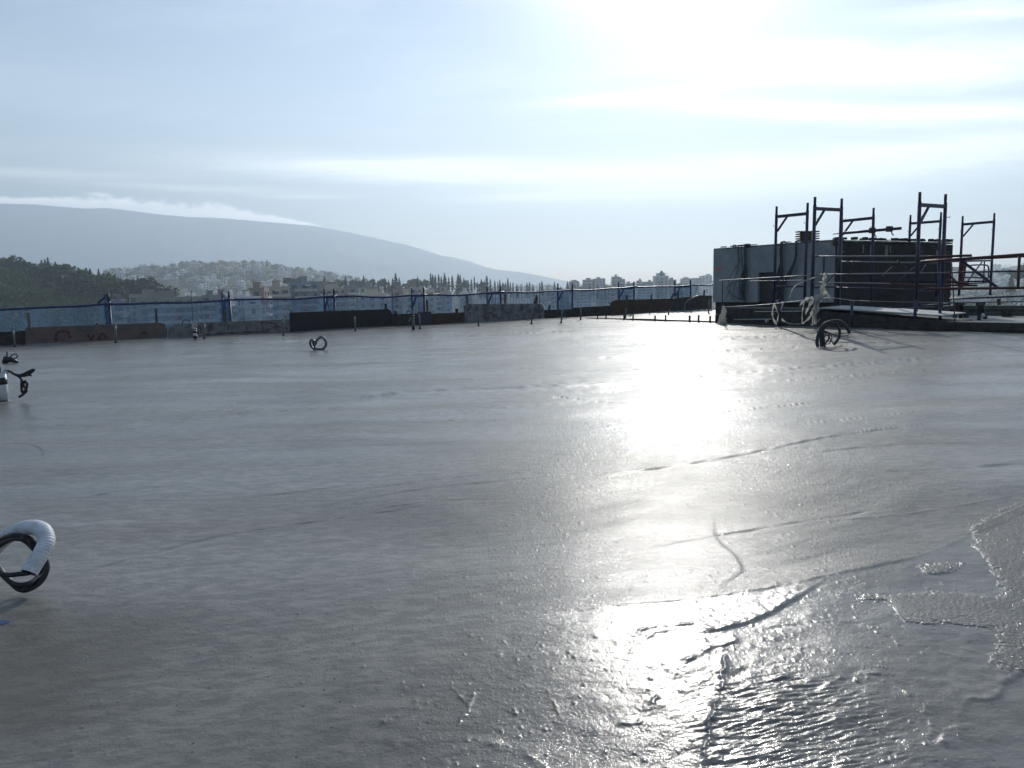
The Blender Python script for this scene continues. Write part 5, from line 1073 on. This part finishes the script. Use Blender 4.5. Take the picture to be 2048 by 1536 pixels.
def flats(name, W, Dp, H, ci, seed, balc=True, top='flat'):
    """a block of flats, origin at the centre of its base"""
    rs = random.Random(seed); r = empty(name); x0, x1, y0, y1 = -W / 2, W / 2, -Dp / 2, Dp / 2; nf = max(1, round(H / 3.1)); fh = H / nf
    MB().box(x0, x1, y0, y1, -6, H).build('wall', MW[ci], r)
    wn, bl, aw = MB(), MB(), MB()
    for side in range(4):
        L = W if side % 2 == 0 else Dp; nb = max(1, int(L / rs.uniform(2.8, 3.8)))
        M = [Matrix.Translation((0, y0, 0)), Matrix.Translation((x1, 0, 0)) @ Matrix.Rotation(PI / 2, 4, 'Z'), Matrix.Translation((0, y1, 0)) @ Matrix.Rotation(PI, 4, 'Z'), Matrix.Translation((x0, 0, 0)) @ Matrix.Rotation(-PI / 2, 4, 'Z')][side]
        blank = rs.random() < .28 and side != 0; bal = balc and not blank and rs.random() < .75; ext = rs.uniform(1.0, 1.8); b0_, b1_ = (-L / 2 + rs.uniform(0, L * .2), L / 2 - rs.uniform(0, L * .2))
        for f in range(nf):
            z = f * fh
            if not blank:
                for k in range(nb):
                    c = -L / 2 + (k + .5) * L / nb; ww = rs.choice((.6, .8, 1.1)); hh = rs.choice((1.3, 2.1)); wn.box(c - ww, c + ww, -.06, .1, z + (2.5 - hh), z + 2.5, M)
            if bal and f: 
                bl.box(b0_, b1_, -ext, -.07, z - .12, z + .06, M); bl.box(b0_, b1_, -ext, -ext + .08, z + .061, z + .95, M)
                if rs.random() < .3: c = rs.uniform(b0_, b1_ - 2); aw.add([M @ Vector(p) for p in ((c, -.1, z + 2.7), (c + 2.2, -.1, z + 2.7), (c + 2.2, -ext - .3, z + 2.1), (c, -ext - .3, z + 2.1), (c, -.1, z + 2.75), (c + 2.2, -.1, z + 2.75), (c + 2.2, -ext - .3, z + 2.15), (c, -ext - .3, z + 2.15))], [(3, 2, 1, 0), (4, 5, 6, 7), (0, 1, 5, 4), (1, 2, 6, 5), (2, 3, 7, 6), (3, 0, 4, 7)])
    if wn.v: tag(wn.build('windows', M_win, r), kind='stuff')
    if bl.v: tag(bl.build('balconies', M_slabs, r), kind='stuff')
    if aw.v: tag(aw.build('awnings', M_awn, r), kind='stuff')
    if top == 'flat':
        mb = MB()
        for a in ((x0, x1, y0, y0 + .2), (x0, x1, y1 - .2, y1), (x0, x0 + .2, y0 + .201, y1 - .201), (x1 - .2, x1, y0 + .201, y1 - .201)): mb.box(a[0], a[1], a[2], a[3], H + .002, H + .8)
        mb.build('roof_parapet', MW[ci], r)
        pw, pd, ph = W * rs.uniform(.25, .5), Dp * rs.uniform(.3, .5), rs.uniform(2.2, 3.2); cx, cy_ = rs.uniform(-W * .2, W * .2), rs.uniform(-Dp * .2, Dp * .2)
        pent = MB().box(cx - pw / 2, cx + pw / 2, cy_ - pd / 2, cy_ + pd / 2, H + .001, H + ph).build('roof_room', MW[(ci + rs.choice((0, 0, 1))) % 8], r)
        MB().box(cx - pw / 2 - .3, cx + pw / 2 + .3, cy_ - pd / 2 - .3, cy_ + pd / 2 + .3, H + ph + .001, H + ph + .2).build('roof_slab', M_roof, pent)
        for _ in range(rs.randint(0, 2)):
            tx, ty = rs.uniform(-W * .4, W * .4), rs.uniform(-Dp * .4, Dp * .4); MB().tube([(tx - .7, ty, H + .9), (tx + .7, ty, H + .9)], .45, 8).build('water_tank', M_tank, r)
        if rs.random() < .6: ax_, ay = rs.uniform(-W * .4, W * .4), rs.uniform(-Dp * .4, Dp * .4); MB().tube([(ax_, ay, H), (ax_, ay, H + rs.uniform(2.5, 5))], .06, 4).build('antenna', M_tank, r)
    else:
        rf = MB().add([(x0 - .5, y0 - .5, H + .01), (x1 + .5, y0 - .5, H + .01), (x1 + .5, y1 + .5, H + .01), (x0 - .5, y1 + .5, H + .01), (x0 + W * .3, 0, H + 2.4), (x1 - W * .3, 0, H + 2.4)], [(0, 1, 5, 4), (1, 2, 5), (2, 3, 4, 5), (3, 0, 4), (3, 2, 1, 0)]).build('roof', M_tile, r)
        MB().box(W * .15, W * .15 + .7, -Dp * .2, -Dp * .2 + .7, H + .5, H + 2.8).build('chimney', MW[ci], rf)
    return r
# blocks one can point to: (x0, x1, ytop, distance, colour, rotation offset, label, roof)
NAMED = [(577, 637, 558, 330, 7, .1, 'large plain blue grey block with a small window, behind the netting left of centre', 'flat'), (503, 533, 569, 300, 4, -.25, 'windowless rose grey block below the hill town, left of the large blue grey one', 'flat'),
 (536, 575, 567, 320, 2, .2, 'beige block with balconies squeezed between the rose and the blue grey blocks', 'flat'), (622, 690, 571, 380, 2, .08, 'long beige block with three square windows, left of the third blue frame', 'flat'),
 (640, 668, 566, 430, 6, 0, 'stone coloured upper storey set back over the long beige block', 'flat'), (692, 716, 567, 370, 3, .05, 'grey block with dark glazed balconies above the third blue frame', 'flat'), (712, 770, 581, 340, 0, .12, 'low cream block with a white roof edge right of the third blue frame', 'flat'),
 (722, 762, 569, 450, 6, -.1, 'stone coloured block behind the low cream one', 'flat'), (782, 815, 574, 360, 4, .15, 'rose block beside the tall thin rod', 'flat'), (818, 846, 570, 420, 2, 0, 'beige block left of the fourth blue frame', 'flat'), (800, 830, 583, 330, 0, .2, 'small cream block low behind the tall rod', 'flat'),
 (852, 868, 573, 360, 0, .1, 'narrow cream block seen inside the fourth blue frame', 'flat'), (884, 902, 578, 380, 2, .1, 'beige cottage like block right of the fourth blue frame', 'flat'), (918, 944, 579, 390, 1, .05, 'low white roofed block before the cypress row', 'flat'), (870, 884, 573, 420, 6, 0, 'stone coloured block at the left end of the cypress row', 'flat'),
 (405, 440, 583, 300, 3, -.1, 'grey block behind the netting left of the second blue frame', 'flat'), (428, 456, 586, 270, 3, 0, 'low grey block just left of the second blue frame', 'flat'), (480, 512, 585, 260, 1, .3, 'white house with a sloping pale canopy right of the second blue frame', 'flat'), (283, 402, 588, 330, 6, .02, 'long low flat roofed block with several strips at the foot of the wood', 'flat'),
 (262, 330, 583, 420, 6, .02, 'long low grey stone block at the foot of the wooded hill', 'flat'), (222, 246, 594, 250, 7, .0, 'bluish flats with a window grid behind the netting, right of the first frame', 'flat'),
 (1138, 1158, 560, 900, 7, .2, 'block with a low hipped roof on the hazy ridge at centre', 'hip'), (1165, 1190, 557, 880, 3, .1, 'flat hazy block with a small stair tower on its roof', 'flat'), (1186, 1211, 555, 930, 7, 0, 'hazy block with several roof boxes right of the stair tower', 'flat'),
 (1223, 1239, 551, 860, 3, .1, 'tall hazy block with a stepped roof and roof mast', 'flat'), (1236, 1250, 556, 840, 7, .1, 'hazy block carrying a thin mast, right of the stepped one', 'flat'), (1252, 1268, 564, 900, 3, 0, 'low hazy block between the mast block and the pale tower', 'flat'), (1273, 1284, 559, 880, 3, 0, 'small hazy block with an arched roof hut left of the pale tower', 'flat'),
 (1284, 1306, 561, 820, 7, .1, 'hazy block touching the left side of the pale tower', 'flat'), (1307, 1336, 549, 700, 1, .22, 'pale tower with stacked roof rooms, the tallest on the ridge', 'flat'), (1336, 1353, 557, 800, 3, 0, 'hazy block directly right of the pale tower', 'flat'), (1353, 1376, 565, 850, 7, 0, 'low hazy block right of the seventh blue frame', 'flat'),
 (1361, 1394, 555, 1200, 7, .1, 'pale far block behind the last blue frame', 'flat'), (1392, 1418, 554, 1150, 7, .2, 'pale far block touching the stair house outline', 'flat'), (1404, 1424, 549, 1100, 1, 0, 'small pale far block on top, at the stair house corner', 'flat'), (1150, 1182, 571, 700, 3, .1, 'dim grey block behind the netting right of the sixth frame', 'flat'),
 (1196, 1228, 573, 640, 2, .2, 'dim beige block behind the netting, centre right', 'flat'), (1234, 1262, 576, 600, 3, .1, 'dim grey block just left of the seventh blue frame', 'flat'), (1100, 1140, 578, 560, 2, 0, 'dim beige block right of the concrete skeleton', 'flat')]
def place_block(x0, x1, yt, D, ci, rot, lb, top, seed, group=None):
    xc = (x0 + x1) / 2; x, y, z = at_ground(xc, D); a = az_of(xc); W = abs(x1 - x0) * D / 1500 * .93; zt_ = ztop(xc, yt, D) - (2.0 if top == 'flat' else 2.4); H = max(zt_ - z, 3.2)
    r = flats('apartment_building' if lb.find('house') < 0 or 'stair house' in lb else 'house', W, min(max(W * .7, 8), 14), H, ci, seed, True, top); r.location = (x, y, z); r.rotation_euler = (0, 0, -a + rot); tag(r, lb, 'building', group); return r
occ = []
for i, n in enumerate(NAMED):
    r = place_block(*n, 300 + i); occ.append((r.location.x, r.location.y, 14))
# stacked rooms and tank of the pale tower
tw = [o for o in bpy.data.objects if o.get('label', '').startswith('pale tower')][0]
Ht = ztop(1322, 549, 700) - 2.0 - tw.location.z
MB().box(-1.8, 3.4, -3, 3, Ht + .9, Ht + 3.2).build('roof_room', MW[3], tw); MB().box(-.6, 2.0, -2, 2, Ht + 3.201, Ht + 4.2).build('roof_room', MW[3], tw); MB().tube([(.7, 0, Ht + 4.201), (.7, 0, Ht + 5.4)], 1.0, 10).build('water_tank', M_tank, tw)
for xx in (4.6, 5.6): MB().tube([(xx, 0, Ht), (xx, 0, Ht + 4.0)], .09, 5).build('antenna', M_tank, tw)
# concrete skeleton under construction
a = az_of(1032); D = 470; x, y, z = at_ground(1032, D); r = empty('concrete_skeleton', (x, y, z), -a + .05); tag(r, 'half built concrete frame with thin columns, below the right end of the cypress row', 'building'); Wk = 155 * D / 1500; z1 = ztop(1032, 574, D) - z; mbk = MB()
for zz in (z1 - .3, z1 - 3.3, z1 - 6.3): MB().box(-Wk / 2, Wk / 2, -5, 5, zz - .2, zz).build('floor_slab', M_roof, r)
for k in range(27):
    for yy in (-4.7, 4.7): mbk.box(-Wk / 2 + .2 + k * (Wk - .6) / 26, -Wk / 2 + .45 + k * (Wk - .6) / 26, yy - .12, yy + .12, 0, z1 + (.9 if k % 3 else 1.8))
tag(mbk.build('columns', M_tank, r), kind='stuff')
# the hill town: prototypes, then copies
PB = []
for i in range(16):
    rs = random.Random(700 + i); top = 'hip' if i % 7 == 3 else 'flat'; PB.append(flats('apartment_building' if top == 'flat' else 'house', rs.uniform(8, 22), rs.uniform(8, 14), rs.choice((3.2, 6.2, 9.3, 9.3, 12.4)), (0, 2, 1, 6, 2, 3, 4, 5, 1, 6, 0, 3, 2, 0, 7, 1)[i], 40 + i, True, top))
used = [False] * 16; cnt = 0
def put_copy(x, y, z, rz, i, lb, grp, s=1.0):
    o = PB[i] if not used[i] else copy_tree(PB[i]); used[i] = True; o.location = (x, y, z); o.rotation_euler = (0, 0, rz); o.scale = (s, s, s); tag(o, lb, 'building', grp); return o
def free(x, y, r_): 
    for a, b_, c in occ:
        if (a - x) ** 2 + (b_ - y) ** 2 < ((c + r_) * .62) ** 2: return False
    return True
rs = random.Random(12); pend = []
def zone_fill(n, xr, Dr, grp, where, idx=range(16), smin=.8, smax=1.1, cond=None, pw=1.0, r_=10, zoff=0):
    global cnt; k = 0; tries = 0
    while k < n and tries < n * 40:
        tries += 1; xp = rs.uniform(*xr); D = Dr[0] + (Dr[1] - Dr[0]) * rs.random() ** pw; x, y, z = at_ground(xp, D)
        if cond and not cond(xp, D): continue
        if not free(x, y, r_): continue
        i = rs.choice(list(idx)); occ.append((x, y, r_)); k += 1
        ad = {0: 'lowest', 1: 'lower', 2: 'middle', 3: 'upper'}[min(3, int((D - Dr[0]) / (Dr[1] - Dr[0]) * 4))]
        rz_ = rs.uniform(-.9, .9); lm = min(LMK, key=lambda q: abs(q[0] - xp)); sd_ = 'left of' if xp < lm[0] - 12 else ('right of' if xp > lm[0] + 12 else 'in line with')
        col = CN[(0, 2, 1, 6, 2, 3, 4, 5, 1, 6, 0, 3, 2, 0, 7, 1)[i]]; kind_ = 'tiled house' if i % 7 == 3 else 'block'; pend.append((x, y, z + zoff, -az_of(xp) + rz_, i, grp, rs.uniform(smin, smax), col, kind_, ad, sd_, lm[1], where, rz_, D, xp))
notwood = lambda xp, D: xp > 225 + (D - 300) * .34 if D < 700 else True
zone_fill(138, (205, 600), (760, 1290), 'buildings of the hill town', 'of the hill town', smin=.5, smax=.85, cond=lambda xp, D: xp > 120 + (1290 - D) * .28, r_=7.5)
zone_fill(44, (225, 660), (470, 760), 'buildings at the foot of the hill town', 'at the foot of the hill town', smin=.45, smax=.68, cond=notwood, r_=7.5)
zone_fill(18, (600, 770), (760, 1350), 'buildings on the right flank of the hill town', 'of the hill town', smin=.5, smax=.75, r_=8)
zone_fill(14, (210, 1400), (190, 330), 'buildings behind the blue netting', 'behind the blue netting', idx=(0, 3, 5, 6, 9, 11, 14), smin=.55, smax=.8, cond=lambda xp, D: xp > 230, r_=12, zoff=-1)
zone_fill(18, (600, 1440), (330, 520), 'low buildings before the cypresses', 'before the cypress row', idx=(0, 2, 3, 4, 6, 9, 12), smin=.55, smax=.8, r_=13)
zone_fill(14, (1110, 1440), (900, 1500), 'far blocks on the hazy ridge', 'of the hazy ridge at centre right', r_=14)
zone_fill(18, (1860, 2140), (500, 2100), 'far buildings on the slope at right', 'of the slope behind the right scaffold', r_=14)
seen_l = {}
for (x, y, z, rz_, i, grp, sc_, col, kind_, ad, sd_, lm, where, rot, D, xp) in pend:
    wh_ = {'of the hill town': 'hill town', 'at the foot of the hill town': 'hill foot', 'behind the blue netting': 'netting backdrop', 'before the cypress row': 'cypress foreground', 'of the hazy ridge at centre right': 'hazy ridge', 'of the slope behind the right scaffold': 'right slope'}[where]
    for extra in ('', 'turned left ' if rot > .25 else ('turned right ' if rot < -.25 else 'square on '), 'small ' if sc_ < .7 else 'larger ', 'farther '):
        lb = f'{extra}{col} {kind_}, {ad} {wh_} row, {sd_} {lm}'
        if lb not in seen_l: break
    seen_l[lb] = 1; put_copy(x, y, z, rz_, i, lb, grp, sc_)
for i in range(16):
    if not used[i]: put_copy(*at_ground(300 + i * 20, 1000), 0, i, 'small block of flats in the middle rows of the hill town', 'buildings of the hill town')
# the houses too small to pick out singly, joined into one mass
def house_mass(name, spots, label, seed):
    rs_ = random.Random(seed); mb = MB(); mi = []
    for x, y, z, a in spots:
        W, D_, H = rs_.uniform(5, 11), rs_.uniform(6, 9), rs_.choice((3.2, 6.2, 6.2, 9.3)); M = Matrix.Translation((x, y, z)) @ Matrix.Rotation(a, 4, 'Z'); ci = rs_.choice((0, 1, 1, 2, 3, 0, 1, 5, 6, 4, 1)); n0 = len(mb.f)
        mb.box(-W / 2, W / 2, -D_ / 2, D_ / 2, -4, H, M); mb.box(-W * .2, W * .3, -D_ * .2, D_ * .3, H + .002, H + rs_.uniform(1.5, 2.6), M); mi += [ci] * (len(mb.f) - n0); n0 = len(mb.f)
        for f in range(max(1, int(H / 3.1))):
            for k in range(int(W / 2.6)): c = -W / 2 + (k + .5) * W / int(W / 2.6); mb.box(c - .6, c + .6, -D_ / 2 - .05, -D_ / 2 + .1, f * 3.1 + .8, f * 3.1 + 2.4, M)
            for k in range(2): c = -D_ / 4 + k * D_ / 2; mb.box(W / 2 - .1, W / 2 + .05, c - .6, c + .6, f * 3.1 + .8, f * 3.1 + 2.4, M)
        mi += [8] * (len(mb.f) - n0)
    o = mb.build(name, None)
    for m_ in MW + [M_win]: o.data.materials.append(m_)
    o.data.polygons.foreach_set('material_index', np.array(mi, np.int32)); tag(o, label, kind='stuff'); return o
def spots(n, xr, Dr, seed, cond=None, r_=6):
    rs_ = random.Random(seed); P = []; t = 0
    while len(P) < n and t < n * 30:
        t += 1; xp = rs_.uniform(*xr); D = rs_.uniform(*Dr)
        if cond and not cond(xp, D): continue
        x, y, z = at_ground(xp, D)
        if free(x, y, r_): occ.append((x, y, r_)); P.append((x, y, z, -az_of(xp) + rs_.uniform(-.9, .9)))
    return P
house_mass('distant_houses', spots(520, (205, 640), (620, 1330), 61, lambda xp, D: xp > 120 + (1290 - D) * .28, 4.6) + spots(60, (640, 800), (800, 1500), 62) + spots(160, (1860, 2160), (700, 2400), 63) + spots(120, (1080, 1440), (700, 1900), 64), 'small crowded houses filling the hill town and the far slopes', 7)
# trees between the houses
def scatter(n, xr, Dr, seed, hs, cond=None):
    rs_ = np.random.RandomState(seed); P = []
    while len(P) < n:
        xp = rs_.uniform(*xr); D = rs_.uniform(*Dr); a = az_of(xp)
        if cond and not cond(xp, D): continue
        x, y = math.sin(a) * D, math.cos(a) * D
        if any((a_ - x) ** 2 + (b_ - y) ** 2 < 49 for a_, b_, c in occ): continue
        P.append((x, y))
    return P
wood('town_greenery', scatter(230, (200, 640), (420, 1330), 21, None, notwood), 22, 'dark trees growing between the houses of the hill town', ('pine', 'bushy', 'cypress', 'pine'), (6, 11), 60)
wood('flank_greenery', scatter(260, (600, 790), (700, 1450), 31, None), 32, 'dark trees on the right flank of the hill town', ('pine', 'bushy', 'cypress'), (7, 12), 60)
wood('near_greenery', scatter(420, (200, 1440), (150, 470), 23, None, notwood), 24, 'trees and gardens seen through the blue netting', ('pine', 'bushy', 'conifer'), (6, 10), 90)
wood('tree_belt', pts, 25, 'belt of dark trees under the cypress skyline', ('pine', 'bushy', 'conifer'), (5, 9), 90)
wood('hazy_woods', scatter(800, (600, 1440), (900, 3900), 26, None), 27, 'hazy trees on the low hills behind the cypresses', ('pine', 'bushy'), (9, 15), 60)
wood('right_slope_woods', scatter(700, (1860, 2160), (420, 2350), 28, None), 29, 'hazy trees on the slope behind the right scaffold', ('pine', 'bushy'), (8, 14), 40)
for i, (xp, yp, k) in enumerate(((2034, 534, 'pine'), (2048, 531, 'pine'), (2066, 530, 'pine'), (2022, 545, 'conifer'), (1911, 528, 'bushy'), (1950, 540, 'bushy'), (2003, 536, 'pine'))):
    D = 520 if i < 4 else 1250; x, y, z = at_ground(xp, D); h = 12 if i < 4 else 18; plant(k, i % 3, x, y, ztop(xp, yp, D) - h, h, ['dark pine over the slope at the right picture edge', 'large dark pine at the very right edge', 'dark pine just beyond the right edge', 'thin ragged conifer left of the edge pines', 'hazy round treetop between the two right frames', 'hazy treetop above the round cornered hoop', 'hazy treetop right of the rightmost frame'][i], rz=i)
